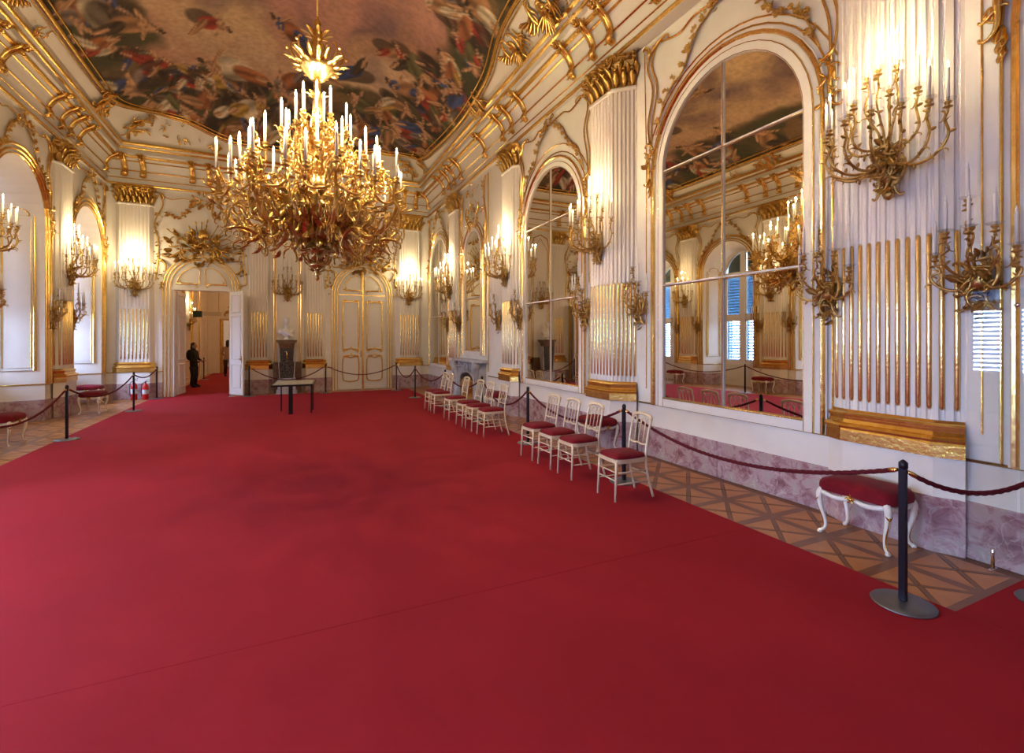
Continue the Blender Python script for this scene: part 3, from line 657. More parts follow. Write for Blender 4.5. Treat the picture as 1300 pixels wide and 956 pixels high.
# tall gilt frame with rocaille crest over the fireplace mirror
mb = MB()
for s_ in (-1, 1):
    rib(mb, [(s_*.92, 1.3), (s_*.92, 4.2), (s_*.98, 5.0), (s_*.86, 5.6), (s_*.95, 6.1)], .05, .04); rib(mb, [(s_*1.15, .9), (s_*1.15, 6.1)], .03, .03)
    for z in (3.6, 4.2, 4.6, 5.3, 5.8): mb.rocaille(rng, s_*.86, z, .2, .4, 7, .13, -.02, .07, .014)
    mb.scroll('S', s_*.4, 5.2, .6, s_*1.0, .028, -.03, s_, 1); mb.scroll('C', s_*.3, 4.95, .4, s_*.5, .028, -.03, s_, 1)
mb.rocaille(rng, 0, 5.3, .7, .7, 22, .22, -.02, .12, .018, .6); mb.rocaille(rng, 0, 5.95, .9, .3, 12, .2, -.02, .1, .018)
mb.obj('gilt_stucco', 'gold', wall_r, wloc('R', 12.8), WR['R'])
# gilt arch frame of the next mirror bay at the picture's right edge
mirror(.42, 1.035, .9, 4.16, 1.05, XN, 'mirror bay at the right picture edge behind the glass screens', 2, (2.52, 4.16)); spandrel('R', .42, 1.035, 4.13, 1.04, XN, rng)

# ------------------------------------------------------------------ window niches of the left wall
for i, (y, h) in enumerate(NI):
    if y < 0: par = None
    loc = wloc('L', y)
    mb = MB()
    for o, w_, d in ((.02, .03, .03), (.10, .05, .05), (.20, .07, .06)): mb.mould(arch(h, ZD, NZS, h, o), w_, d)
    mb.obj('gilt_arch', 'gold', wall_l, loc, WR['L'])
    if y > 3: spandrel('L', y, h-.08, 4.13, 1.0, None, rng, y > 6)
    # panelled reveals (both jambs)
    for s_ in (-1, 1):
        an = math.atan2(SP, ND); rz = PI-an if s_ < 0 else an
        loc2 = (XL-ND/2, y+s_*(h-SP/2), 0)
        mb = MB(); mb.rect(-.27, .27, 1.08, 4.35, .035, .03); mb.rect(-.215, .215, 1.14, 4.28, .015, .014)
        mb.scroll('C', .0, 4.42, .38, PI, .018, -.01, 1, 1); mb.scroll('S', .12, 4.6, .3, .8, .016, -.01, 1, 1)
        mb.obj('gilt_panel_line', 'gold', wall_l, loc2, rz)
# windows
WLAB = ['tall arched window in the far left niche next to the end wall', 'tall arched shuttered window reflected in the largest mirror', 'third arched window of the left wall, out of frame to the left', 'fourth arched window of the left wall, level with the nearest chair', 'fifth arched window of the left wall, beside the camera', 'sixth arched window of the left wall, behind the camera']
def window(i, y, h, bright):
    wn = struct('window_%d' % (i+1), WLAB[i], 'window', (XL-ND, y, 0), WR['L'])
    f = MB(); f.box(-h, h, .0, .08, 0, .12); f.box(-h, h, 0, .08, .12, .86) if False else f.box(-h, h, .02, .07, .12, .86)
    for x in (-h+.04, h-.04): f.box(x-.06, x+.06, 0, .09, 0, NZS)
    f.box(-.10, .10, -.01, .09, 0, NZS+h-.02)
    for z in (.84, 2.55, NZS): f.box(-h, h, -.005, .09, z-.07, z+.07)
    f.obj('frame', 'doorw', wn)
    a = MB(); A = arch(h, NZS, NZS, h, -.07)[1:-1]; B = arch(h, NZS, NZS, h, .02)[1:-1]; n = len(A)
    a.add([(p[0], q, p[1]) for q in (0, .09) for p in A]+[(p[0], q, p[1]) for q in (0, .09) for p in B], [x for k in range(n-1) for x in ((k, k+1, 2*n+k+1, 2*n+k), (n+k, 3*n+k, 3*n+k+1, n+k+1), (k, n+k, n+k+1, k+1))]); a.obj('arch_frame', 'doorw', wn)
    for s_ in (-1, 1):
        x0, x1 = sorted((s_*.10, s_*(h-.10)))
        for z0, z1 in ((.91, 2.48), (2.62, NZS-.07)):
            c = MB()
            for q0, q1, r0, r1 in ((x0, x0+.05, z0, z1), (x1-.05, x1, z0, z1), (x0, x1, z0, z0+.06), (x0, x1, z1-.06, z1)): c.box(q0, q1, .01, .06, r0, r1)
            c.obj('casement', 'doorw', wn); MB().box(x0+.05, x1-.05, .03, .036, z0+.06, z1-.06).obj('pane', 'glass', wn)
            if bright: continue
            sh = MB()
            for q0, q1 in ((x0, x0+.06), (x1-.06, x1)): sh.box(q0, q1, .11, .16, z0, z1)
            k = 0; tilt = .6 if z0 < 2 else 1.15
            zz = z0+.05
            while zz < z1-.03:
                dz, dy = .058*math.sin(tilt), .058*math.cos(tilt); th = .004
                sh.add([(q, .135+dy*e-th*g, zz+dz*e+th*g) for e in (-1, 1) for g in (-1, 1) for q in (x0+.06, x1-.06)], [(0, 1, 3, 2), (4, 6, 7, 5), (0, 4, 5, 1), (2, 3, 7, 6), (0, 2, 6, 4), (1, 5, 7, 3)]); zz += .108
            tag(sh.obj('louvred_shutter', 'shut', wn), 'blue louvred shutter')
        pz = MB().rect(x0+.1, x1-.1, .2, .72, .03, .02, .02); pz.obj('panel_moulding', 'doorw', wn)
        k0, k1 = math.acos(-(.10 if s_ > 0 else -(h-.08))/(h)), math.acos(-((h-.08) if s_ > 0 else -.10)/(h)); hh = h-.06
        pg = [(x0, NZS+.06), (x1, NZS+.06)]+[(-hh*math.cos(k1+(k0-k1)*q/10), NZS+hh*math.sin(k1+(k0-k1)*q/10)) for q in range(11)]
        MB().prism(pg, .03, .036).obj('fanlight_pane', 'glass', wn)
        if not bright: MB().prism(pg, .12, .15).obj('fanlight_blind', 'sign', wn)
    return wn
for i, (y, h) in enumerate(NI): window(i, y, h-SP, False)

# ------------------------------------------------------------------ candle sconces
def candle_parts(arm, x, z, lit, h=.27, r=.0125):
    ob('candle_cup', CUP, arm, (x, 0, z)); ob('glass_drip_pan', PAN, arm, (x, 0, z+.052))
    c = ob('candle', CANDLE, arm, (x, 0, z+.04)); c.scale = (r/.0125, r/.0125, h/.27)
    ob('bulb', BULB_ON if lit else BULB_OFF, arm, (x, 0, z+.04+h))
CUP = MB().lathe([(.006, -.03), (.012, -.02), (.008, -.01), (.03, .0), (.034, .006), (.016, .014), (.012, .022), (.024, .034), (.026, .044), (.018, .05), (.008, .05)], 10).mesh('candle_cup', 'bronze')
PAN = MB().lathe([(.012, .0), (.045, .002), (.055, .012), (.054, .014), (.044, .005), (.012, .003)], 14).mesh('glass_drip_pan', 'bob')
CANDLE = MB().lathe([(.0125, 0), (.0125, .27), (.011, .275), (.004, .277)], 8).mesh('candle', 'wax')
_b = [(.003, 0), (.0085, .012), (.0095, .022), (.007, .040), (.003, .055), (.0008, .062)]
BULB_ON = MB().lathe(_b, 8).mesh('bulb', 'bulbon'); BULB_OFF = MB().lathe(_b, 8).mesh('bulb', 'bulboff')
def arm_mesh(name, pts, r, leaves=True, m='bronze', k=1.):
    mb = MB(); path = cr(pts, 6); n = len(path); mb.tube([(x, 0, z) for x, z in path], [r*(1.15-.4*i/(n-1)) for i in range(n)], 6)
    if leaves:
        for i in range(4, n-1, 5):
            x, z = path[i]; x2, z2 = path[i+1]; d = Vector((x2-x, 0, z2-z)).normalized(); s_ = 1 if (i//2) % 2 else -1
            up = Vector((-d.z, 0, d.x))
            mb.leaf((x, 0, z), d*.6+up*s_*.7+Vector((0, .5*(-1)**(i//3), 0)), up*s_, .055*k, .03*k, .4)
    mid = path[n//2]; mb.scroll('C', mid[0], mid[1]-.03*k, .11*k, .3, r*.7, 0, -1, 1); e = path[-4]; mb.scroll('C', e[0]-.02*k, e[1]-.01*k, .08*k, 1.2, r*.6, 0, 1, 1)
    return mb.mesh(name, m)
BIG = [(arm_mesh('sconce_arm', [(.04, .0), (.14, -.07), (.28, -.09), (.40, -.03), (.455, .08), (.43, .19), (.45, .25)], .012), .45, .28, [-84, -62, -38, -13, 13, 38, 62, 84]),
       (arm_mesh('sconce_arm', [(.03, .05), (.10, .10), (.21, .11), (.29, .20), (.265, .36), (.28, .44)], .011), .28, .47, [-72, -30, 30, 72]),
       (arm_mesh('sconce_arm', [(.02, .08), (.06, .26), (.11, .36), (.16, .50), (.13, .64), (.14, .70)], .010), .14, .73, [-55, 0, 55])]
SMALL = [(arm_mesh('sconce_arm', [(.03, -.02), (.11, -.10), (.22, -.07), (.28, .02), (.22, .06), (.25, .12)], .011), .25, .15, [-78, 78]),
         (arm_mesh('sconce_arm', [(.02, .02), (.09, .00), (.18, .06), (.24, .16), (.18, .22), (.20, .28)], .010), .20, .31, [-42, 8, 50]),
         (arm_mesh('sconce_arm', [(.02, .08), (.07, .20), (.04, .32), (.12, .40), (.08, .46), (.10, .52)], .010), .10, .55, [-10])]
def plate(big, seed):
    rng = random.Random(seed); mb = MB()
    if big:
        mb.lathe([(.02, -.20), (.05, -.17), (.09, -.09), (.085, -.02), (.05, .03), (.06, .10), (.03, .17)], 10, (0, -.05, 0), 1, .7)
        mb.rocaille(rng, 0, -.06, .22, .36, 26, .14, -.06, .07, .014, .22); mb.rocaille(rng, 0, .10, .15, .25, 14, .12, -.06, .06, .013, .3)
        for k in range(7): g = -1.1+2.2*k/6; mb.leaf((0, -.09, -.22), (math.sin(g), -.25, -math.cos(g)), (0, -1, 0), .09, .035, .3)
        mb.lathe([(.01, -.33), (.035, -.31), (.05, -.27), (.03, -.23), (.05, -.20)], 9, (0, -.05, 0), 1, .8)
        for s_ in (-1, 1): mb.scroll('C', s_*.09, -.10, .24, s_*1.3, .02, -.06, s_, 1); mb.scroll('C', s_*.07, .07, .2, s_*1.1, .017, -.06, -s_, 1); mb.scroll('S', s_*.05, -.22, .2, s_*1.9, .015, -.05, s_, 1)
    else:
        mb.lathe([(.02, -.12), (.06, -.09), (.085, -.02), (.07, .05), (.03, .09)], 10, (0, -.045, 0), 1, .7)
        mb.rocaille(rng, 0, -.05, .24, .40, 28, .14, -.04, .07, .012, .25); mb.rocaille(rng, .02, .13, .14, .25, 10, .11, -.04, .06, .010, .5); mb.rocaille(rng, .02, -.23, .12, .16, 10, .10, -.02, .05, .010, .8)
        for s_ in (-1, 1): mb.scroll('C', s_*.08, .0, .26, s_*1.4, .018, -.06, s_, 1); mb.scroll('S', s_*.05, -.17, .24, s_*1.9, .014, -.04, s_, 1)
    return mb.mesh('backplate', 'bronze')
PL_B, PL_S = plate(True, 4), plate(False, 8)
def sconce(wall, a, z, d, label, big, lit, plane=None, tilt=0., group=None):
    t = thing('wall_sconce', label, 'wall sconce', wloc(wall, a, z, d, plane), WR[wall]+tilt, group or ('large branched candle sconces on the pilasters' if big else 'smaller candle sconces on the wall'))
    ob('backplate', PL_B if big else PL_S, t)
    for me, r, zc, angs in (BIG if big else SMALL):
        for g in angs:
            arm = ob('sconce_arm', me, t, (0, -.07, 0), R(g)-PI/2); candle_parts(arm, r, zc, lit, .27 if big else .24)
    if lit:
        for r, zz, g in ((.45, .66, -38), (.45, .66, 38), (.28, .85, -30), (.28, .85, 30), (.14, 1.11, 0)): point('sconce_light', (r*math.sin(R(g)), -.07-r*math.cos(R(g)), zz), P_SCONCE/5*(1.7 if wall == 'E' or a > 9 else .8), t)
    return t
# upper (lit) sconces
BGR = 'large branched candle sconces on the pilasters'
sconce('R', 2.42, 3.3, .12, 'nearest large gilt candle sconce, lit, high on the right-hand fluted pilaster', True, True, XN)
sconce('R', 6.56, 3.3, .12, 'lit gilt candle sconce on the pilaster between the two large mirrors', True, True)
sconce('R', 10.28, 3.3, .12, 'lit gilt candle sconce on the pilaster just before the fireplace', True, True)
sconce('R', 14.45, 3.3, .12, 'lit gilt candle sconce on the pilaster just beyond the fireplace', True, True)
sconce('E', 4.05, 3.3, .10, 'lit gilt candle sconce right of the closed arched door', True, True)
sconce('E', -3.97, 3.3, .10, 'lit gilt candle sconce left of the open doorway, above the extinguishers', True, True)
sconce('E', .06, 3.3, .02, 'unlit tiered candle sconce on the wall above the white bust', True, False)
sconce('L', 14.4, 3.3, .14, 'lit gilt candle sconce between the two window niches on the left', True, True)
sconce('L', 10.65, 3.3, .14, 'lit gilt candle sconce cut by the left picture edge', True, True)
sconce('L', 6.98, 3.3, .14, 'lit gilt candle sconce on the window wall outside the frame, nearer the camera', True, True)
# lower (unlit) sconces
for wall, a, pl, lab in (('R', 1.86, XN, 'large unlit bronze sconce right of the nearest pilaster, beside the glass screen'), ('R', 3.02, XN, 'unlit bronze sconce left of the nearest pilaster, at the edge of the largest mirror'),
    ('R', 5.86, XN, 'unlit bronze sconce right of the middle pilaster, left of the largest mirror'), ('R', 7.13, None, 'unlit bronze sconce overlapping the right edge of the six-pane mirror'),
    ('R', 9.72, None, 'unlit bronze sconce left of the six-pane mirror'), ('R', 10.92, None, 'unlit bronze sconce right of the fireplace mirror'),
    ('R', 13.92, None, 'unlit bronze sconce left of the fireplace mirror'), ('R', 15.0, None, 'unlit bronze sconce right of the farthest mirror'),
    ('L', 13.86, None, 'unlit bronze sconce on the near side of the left-hand pilaster'), ('L', 14.96, None, 'unlit bronze sconce on the far side of the left-hand pilaster'),
    ('L', 10.06, None, 'unlit bronze sconce left of the cut-off pilaster, seen in the mirror'), ('L', 11.22, None, 'unlit bronze sconce at the left picture edge, below the cut-off lit one')):
    sconce(wall, a, 2.24, .0, lab, False, False, pl)

# ------------------------------------------------------------------ chandelier
CX, CY, KS = .345, 6.2, .904
ch = thing('chandelier', 'huge tiered gilt chandelier crowded with lit candles in the middle of the hall', 'chandelier', (CX, CY, 1.75*(1-KS))); ch.scale = (KS, KS, KS)
def cmb(f, name, m='gold'): mb = MB(); f(mb); return mb.obj(name, m, ch)
rng = random.Random(17)
def radial(mb, n, r, z, L, W, out, up, curl, ph=0.):
    for k in range(n):
        g = 2*PI*(k+ph)/n; mb.leaf((r*math.cos(g), r*math.sin(g), z), (math.cos(g)*out, math.sin(g)*out, up), (math.cos(g)*.6, math.sin(g)*.6, .5 if up < .5 else -.2), L, W, curl, .14)
def rad_scroll(mb, n, r, z, L, ang, rr, kind='C', flip=1, ph=0., var=1):
    for k in range(n):
        g = 2*PI*(k+ph)/n; t = MB().scroll(kind, r, z, L, ang, rr, 0, flip, var, .0, 6); c, s_ = math.cos(g), math.sin(g); mb.add([(x*c-y*s_, x*s_+y*c, zz) for x, y, zz in t.v], t.f, True)
cmb(lambda m: m.lathe([(.012, 5.95), (.012, 9.2)], 6), 'suspension_rod', 'golddk')
cmb(lambda m: (m.lathe([(.02, 5.98), (.05, 5.93), (.03, 5.86), (.075, 5.80), (.06, 5.70), (.10, 5.62), (.07, 5.52), (.09, 5.40), (.06, 5.34)], 12), radial(m, 8, .05, 5.72, .18, .07, .8, .8, .3), m.ball((0, 0, 5.99), .025)), 'finial')
def crown(m):
    m.lathe([(.05, 5.16), (.09, 5.18), (.20, 5.30), (.23, 5.34), (.21, 5.37), (.12, 5.40)], 16); rad_scroll(m, 8, .24, 5.46, .30, 1.0, .018); rad_scroll(m, 8, .20, 5.44, .26, .6, .016, 'S', 1, .5)
    radial(m, 8, .2, 5.34, .24, .10, 1, .9, .35); radial(m, 8, .19, 5.36, .2, .08, .5, 1, .4, .5); radial(m, 12, .2, 5.32, .12, .07, 1, -.2, .3)
    for k in range(8): g = 2*PI*k/8; m.ball((.36*math.cos(g), .36*math.sin(g), 5.52), .022, 6); m.ball((.33*math.cos(g), .33*math.sin(g), 5.40), .018, 6)
cmb(crown, 'crown', 'goldb')
def stem(m):
    m.lathe([(.035, 5.18), (.05, 5.10), (.035, 5.0), (.055, 4.94), (.06, 4.86), (.075, 4.60), (.10, 4.40), (.085, 4.32), (.12, 4.26), (.14, 4.15), (.10, 4.05), (.13, 3.95), (.16, 3.8), (.12, 3.65)], 14, lobes=7, amp=.06)
    radial(m, 8, .05, 4.93, .12, .06, .6, .9, .4); radial(m, 8, .09, 4.42, .22, .09, .7, .9, .4); radial(m, 10, .1, 4.2, .25, .10, .9, .8, .4); rad_scroll(m, 8, .2, 4.35, .3, 1.2, .02); rad_scroll(m, 8, .24, 4.1, .34, .8, .02, 'S')
cmb(stem, 'stem', 'goldb')
def bowl(m):
    m.lathe([(.05, 2.98), (.16, 3.02), (.28, 3.12), (.40, 3.26), (.47, 3.38), (.49, 3.44), (.45, 3.48), (.49, 3.52), (.46, 3.58), (.30, 3.64), (.15, 3.70)], 24, lobes=12, amp=.035)
    radial(m, 16, .46, 3.40, .3, .13, .9, -.6, -.25); radial(m, 16, .36, 3.22, .26, .12, .9, -.7, -.3, .5); radial(m, 12, .22, 3.06, .2, .11, .9, -.7, -.3)
    rad_scroll(m, 12, .52, 3.50, .30, 1.9, .022); rad_scroll(m, 12, .44, 3.28, .32, .9, .022, 'S', -1, .5); rad_scroll(m, 8, .26, 3.04, .26, .8, .02, 'C', -1)
cmb(bowl, 'bowl', 'bronze')
cmb(lambda m: (m.lathe([(.01, 2.52), (.03, 2.55), (.02, 2.585), (.06, 2.62), (.035, 2.65), (.10, 2.70), (.12, 2.74), (.07, 2.79), (.05, 2.84), (.13, 2.90), (.15, 2.95), (.08, 3.0)], 14), radial(m, 10, .08, 2.76, .14, .07, 1, .3, .3), radial(m, 10, .1, 2.92, .16, .08, 1, -.3, .2), rad_scroll(m, 8, .13, 2.78, .14, .9, .012), radial(m, 8, .04, 2.64, .09, .05, 1, .2, .3)), 'pendant', 'bronze')
def arm_orn(mb, path, seed, n, k):
    rg = random.Random(seed)
    for i in range(n):
        x, z = path[rg.randrange(len(path)//6, len(path))]; y = rg.uniform(-.10, .10)
        if rg.random() < .5: mb.scroll(rg.choice('CS'), x+rg.uniform(-.06, .06), z+rg.uniform(-.10, .08), k*rg.uniform(.7, 1.3), rg.uniform(0, PI), .012, y, rg.choice((-1, 1)), 1)
        else: mb.leaf((x, y, z+rg.uniform(-.08, .06)), (rg.uniform(-.6, 1), rg.uniform(-1, 1), rg.uniform(-.6, 1)), (rg.uniform(-1, 1), -.3, .8), k*rg.uniform(.5, .8), k*.22, .45)
def big_arm(pts, r, branches, seed, n, k, m):
    mb = MB(); path = cr(pts, 7); N = len(path); mb.tube([(x, 0, z) for x, z in path], [r*(1.2-.5*i/(N-1)) for i in range(N)], 6); arm_orn(mb, path, seed, n, k)
    for (bx, by, bz) in branches:
        sx, sz = path[int(N*.72)]; mb.tube(cr([(sx, 0, sz), (sx+(bx-sx)*.5, by*.75, sz-.05), (bx+.02, by*1.08, bz-.14), (bx-.01, by*.98, bz-.08), (bx, by, bz-.02)], 5), r*.6, 5)
        mb.leaf((bx, by, bz-.12), (.5, by, .8), (1, 0, 0), .09, .05, .5)
    return mb.mesh('chandelier_arm', m)
TIERS = [(8, 0., big_arm([(.40, 3.40), (.58, 3.14), (.80, 3.06), (1.0, 3.20), (1.14, 3.42), (1.10, 3.60), (1.14, 3.70)], .026, [(1.0, -.30, 3.64), (1.0, .30, 3.64)], 5, 46, .20, 'golddk'), [(1.14, 0, 3.73), (1.0, -.30, 3.67), (1.0, .30, 3.67)]),
         (8, .5, big_arm([(.30, 3.55), (.45, 3.50), (.62, 3.56), (.76, 3.72), (.86, 3.90), (.80, 4.0), (.84, 4.06)], .022, [(.78, -.17, 3.96), (.78, .17, 3.96)], 6, 36, .17, 'gold'), [(.78, -.17, 3.99), (.78, .17, 3.99)]),
         (8, 0., big_arm([(.12, 3.9), (.25, 3.92), (.36, 4.05), (.43, 4.2), (.40, 4.30), (.43, 4.36)], .018, [], 7, 22, .14, 'goldb'), [(.43, 0, 4.39)]),
         (6, .3, big_arm([(.08, 4.2), (.15, 4.3), (.20, 4.45), (.17, 4.55), (.19, 4.62)], .014, [], 9, 12, .10, 'goldb'), [(.19, 0, 4.65)])]
for n, ph, me, cups in TIERS:
    for k in range(n):
        arm = ob('chandelier_arm', me, ch, (0, 0, 0), 2*PI*(k+ph)/n+.12)
        for x, y, z in cups:
            ob('candle_cup', CUP, arm, (x, y, z)).scale = (1.5, 1.5, 1.4)
            c = ob('candle', CANDLE, arm, (x, y, z+.05)); c.scale = (1.35, 1.35, 1.15); bl = ob('bulb', BULB_ON, arm, (x, y, z+.36)); bl.scale = (1.5, 1.5, 1.3)
# lower drooping scroll wreath
def droop(m):
    rad_scroll(m, 8, .86, 2.98, .46, .25, .022, 'C', -1, .5); rad_scroll(m, 8, .66, 3.04, .42, -.5, .022, 'S', 1); rad_scroll(m, 16, .9, 3.2, .26, 1.1, .016, 'S', -1, .25); rad_scroll(m, 16, .64, 3.3, .26, .4, .016)
    radial(m, 16, .8, 3.0, .2, .09, .6, -.9, .4, .5); radial(m, 24, .6, 3.2, .2, .09, .8, .3, .4); radial(m, 24, .74, 3.45, .18, .08, .8, .5, .4)
    for k in range(150):
        g = rng.uniform(0, 2*PI); r = rng.uniform(.3, 1.08); z = rng.uniform(3.15, 3.75)-.25*(r-.6); t = MB().scroll(rng.choice('CS'), r, z, rng.uniform(.14, .26), rng.uniform(0, PI), .011, 0, rng.choice((-1, 1)), 1); c, s_ = math.cos(g), math.sin(g); m.add([(x*c-y*s_, x*s_+y*c, zz) for x, y, zz in t.v], t.f, True)
    for k in range(130):
        g = rng.uniform(0, 2*PI); r = rng.uniform(.3, 1.05); z = rng.uniform(3.1, 3.8)-.3*(r-.6); m.leaf((r*math.cos(g), r*math.sin(g), z), (rng.uniform(-1, 1), rng.uniform(-1, 1), rng.uniform(-.5, 1)), (rng.uniform(-1, 1), rng.uniform(-1, 1), 1), rng.uniform(.08, .14), .035, .5)
tag(cmb(droop, 'scroll_wreath', 'bronze'), kind='stuff')
for k in range(8):
    g = 2*PI*k/8+.12; point('chandelier_light', (1.14*math.cos(g), 1.14*math.sin(g), 4.185), P_CHAND*.075, ch)
    g = 2*PI*k/8+.12; point('chandelier_light', (.43*math.cos(g), .43*math.sin(g), 4.845), P_CHAND*.05, ch)

# ------------------------------------------------------------------ doors of the end wall
def casing(x, half, parent, zs=3.3, rise=.82):
    mb = MB()
    for o, w_, d in ((.04, .04, .05), (.13, .05, .06), (.21, .05, .05)): mb.mould(arch(half, .0, zs, rise, o), w_, d)
    mb.obj('gilt_casing', 'gold', parent, (x, YE, 0))
    mb = MB(); A = arch(half, 0, zs, rise, 0); B = arch(half, 0, zs, rise, .23); n = len(A)
    mb.add([(p[0], -.03, p[1]) for p in A]+[(p[0], -.03, p[1]) for p in B]+[(p[0], 0.0, p[1]) for p in B], [f for i in range(n-1) for f in ((i, i+1, n+i+1, n+i), (n+i, n+i+1, 2*n+i+1, 2*n+i))]); mb.obj('casing', 'doorw', parent, (x, YE, 0))
def arch_panels(half, zs, rise, y0=0., m=None):
    mb = MB()
    for s_ in (-1, 1):
        xi, xo = s_*.07, s_*(half-.10); k = .72
        mb.mould([(xi, zs+.14), (xi, zs+rise*.74)]+[(s_*(half-.12)*math.sin(q), zs+.12+(rise-.24)*math.cos(q)) for q in (.35, .6, .85, 1.1, 1.3)]+[(xo, zs+.14)], .035, .03, y0, True)
        mb.scroll('S', s_*half*.45, zs+.13, half*.6, 0, .022, y0, s_, 1)
    return mb
def leaf_door(wd, zt, parent, loc, rz, handle=True, x0=0., z0=0.):
    # leaf hinged at local x = x0 running to x = wd, thickness along y
    s_ = 1 if wd > 0 else -1; w_ = abs(wd)
    lf = MB().bbox(min(0, wd), max(0, wd), -.025, .025, .02, zt, .004).obj('door_leaf', 'doorw', parent, loc, rz)
    a, b = s_*.12, s_*(w_-.12); a, b = min(a, b), max(a, b)
    for y0, f in ((-.025, 1), (.025, -1)):
        for q0, q1 in ((.25, .95), (1.12, 2.45), (2.58, zt-.12)):
            mb = MB(); mb.rect(a, b, q0, q1, .045, .030, 0); mb.v = [(x, y0+y*f, z) for x, y, z in mb.v]; mb.obj('panel_moulding', 'doorw', lf)
            MB().box(a+.05, b-.05, min(y0, y0-.008*f), max(y0, y0-.008*f), q0+.05, q1-.05).obj('panel', 'doorw', lf)
    if handle:
        mb = MB(); hx = s_*(w_-.06)
        for f in (-1, 1): mb.bbox(hx-.018, hx+.018, f*.03-.006, f*.03+.006, 1.02, 1.22, .003); mb.tube([(hx, f*.03, 1.14), (hx, f*.07, 1.14), (hx-s_*.05, f*.075, 1.14), (hx-s_*.12, f*.07, 1.135)], .009, 6)
        mb.obj('door_handle', 'bronze', lf)
    return lf
d1 = struct('door_1', 'open double door with arched gilt overdoor leading to the next room', 'door')
casing(-2.32, .78, d1)
MB().prism(arch(.76, 3.3, 3.3, .80)[1:-1], -.02, .0).obj('overdoor_panel', 'doorw', d1, (-2.32, YE, 0))
arch_panels(.76, 3.3, .80, -.02).obj('gilt_overdoor_panels', 'goldb', d1, (-2.32, YE, 0)); MB().box(-.78, .78, -.04, .3, 3.24, 3.32).obj('lintel', 'doorw', d1, (-2.32, YE, 0))
leaf_door(-.76, 3.22, d1, (-1.56, YE-.06, 0), R(122)); leaf_door(.76, 3.22, d1, (-3.04, YE+.36, 0), R(83), False)
for x0, x1 in ((D1[0]-.0, D1[0]+.02), (D1[1]-.02, D1[1])): MB().box(x0, x1, YE-.03, YE+.34, 0, 3.3).obj('jamb', 'doorw', d1)
d2 = struct('door_2', 'closed arched double door with gilt panels on the end wall', 'door')
casing(2.45, .80, d2)
for s_ in (-1, 1):
    lf = MB().prism([(s_*.004, .02), (s_*.78, .02), (s_*.78, 3.3)]+[(s_*.78*math.cos(q*PI/24), 3.3+.80*math.sin(q*PI/24)) for q in range(1, 12)]+[(s_*.004, 4.1)], -.03, 0).obj('door_leaf', 'doorw', d2, (2.45, YE, 0))
    a, b = sorted((s_*.14, s_*.66)); mb = MB(); mb.mould(cr([(a, 1.45), (a, 2.95), (a+.04, 3.03), ((a+b)/2, 3.05), (b-.04, 3.03), (b, 2.95), (b, 1.45), (b-.08, 1.36), ((a+b)/2, 1.42), (a+.08, 1.36)], 4, True), .055, .038, -.03, True)
    mb.mould(cr([(a, .40), (a, 1.02), (a+.08, 1.14), ((a+b)/2, 1.10), (b-.08, 1.14), (b, 1.02), (b, .40), (b-.1, .30), ((a+b)/2, .28), (a+.1, .30)], 4, True), .045, .032, -.03, True)
    for z in (1.40, 1.18): mb.scroll('S', (a+b)/2-.12, z, .28, .1, .022, -.03, 1, 1); mb.scroll('S', (a+b)/2+.12, z, .28, PI-.1, .022, -.03, -1, 1)
    for z in (3.05,): mb.scroll('C', a+.08, z, .16, .2, .018, -.03, -1, 1); mb.scroll('C', b-.08, z, .16, -.2, .018, -.03, -1, 1)
    mb.obj('gilt_panel_moulding', 'gold', lf)
MB().box(-.028, .028, -.055, -.03, .02, 4.08).obj('gilt_meeting_rail', 'gold', d2, (2.45, YE, 0)); MB().box(-.78, .78, -.036, -.03, 3.26, 3.29).obj('gilt_transom', 'gold', d2, (2.45, YE, 0))
arch_panels(.76, 3.3, .80, -.03).obj('gilt_overdoor_panels', 'gold', d2, (2.45, YE, 0))
mb = MB(); mb.bbox(-.075, -.04, -.045, -.03, 1.12, 1.34, .003); mb.tube([(-.058, -.04, 1.26), (-.058, -.09, 1.26), (-.12, -.09, 1.255)], .009, 6); mb.obj('door_handle', 'bronze', d2, (2.45, YE, 0))
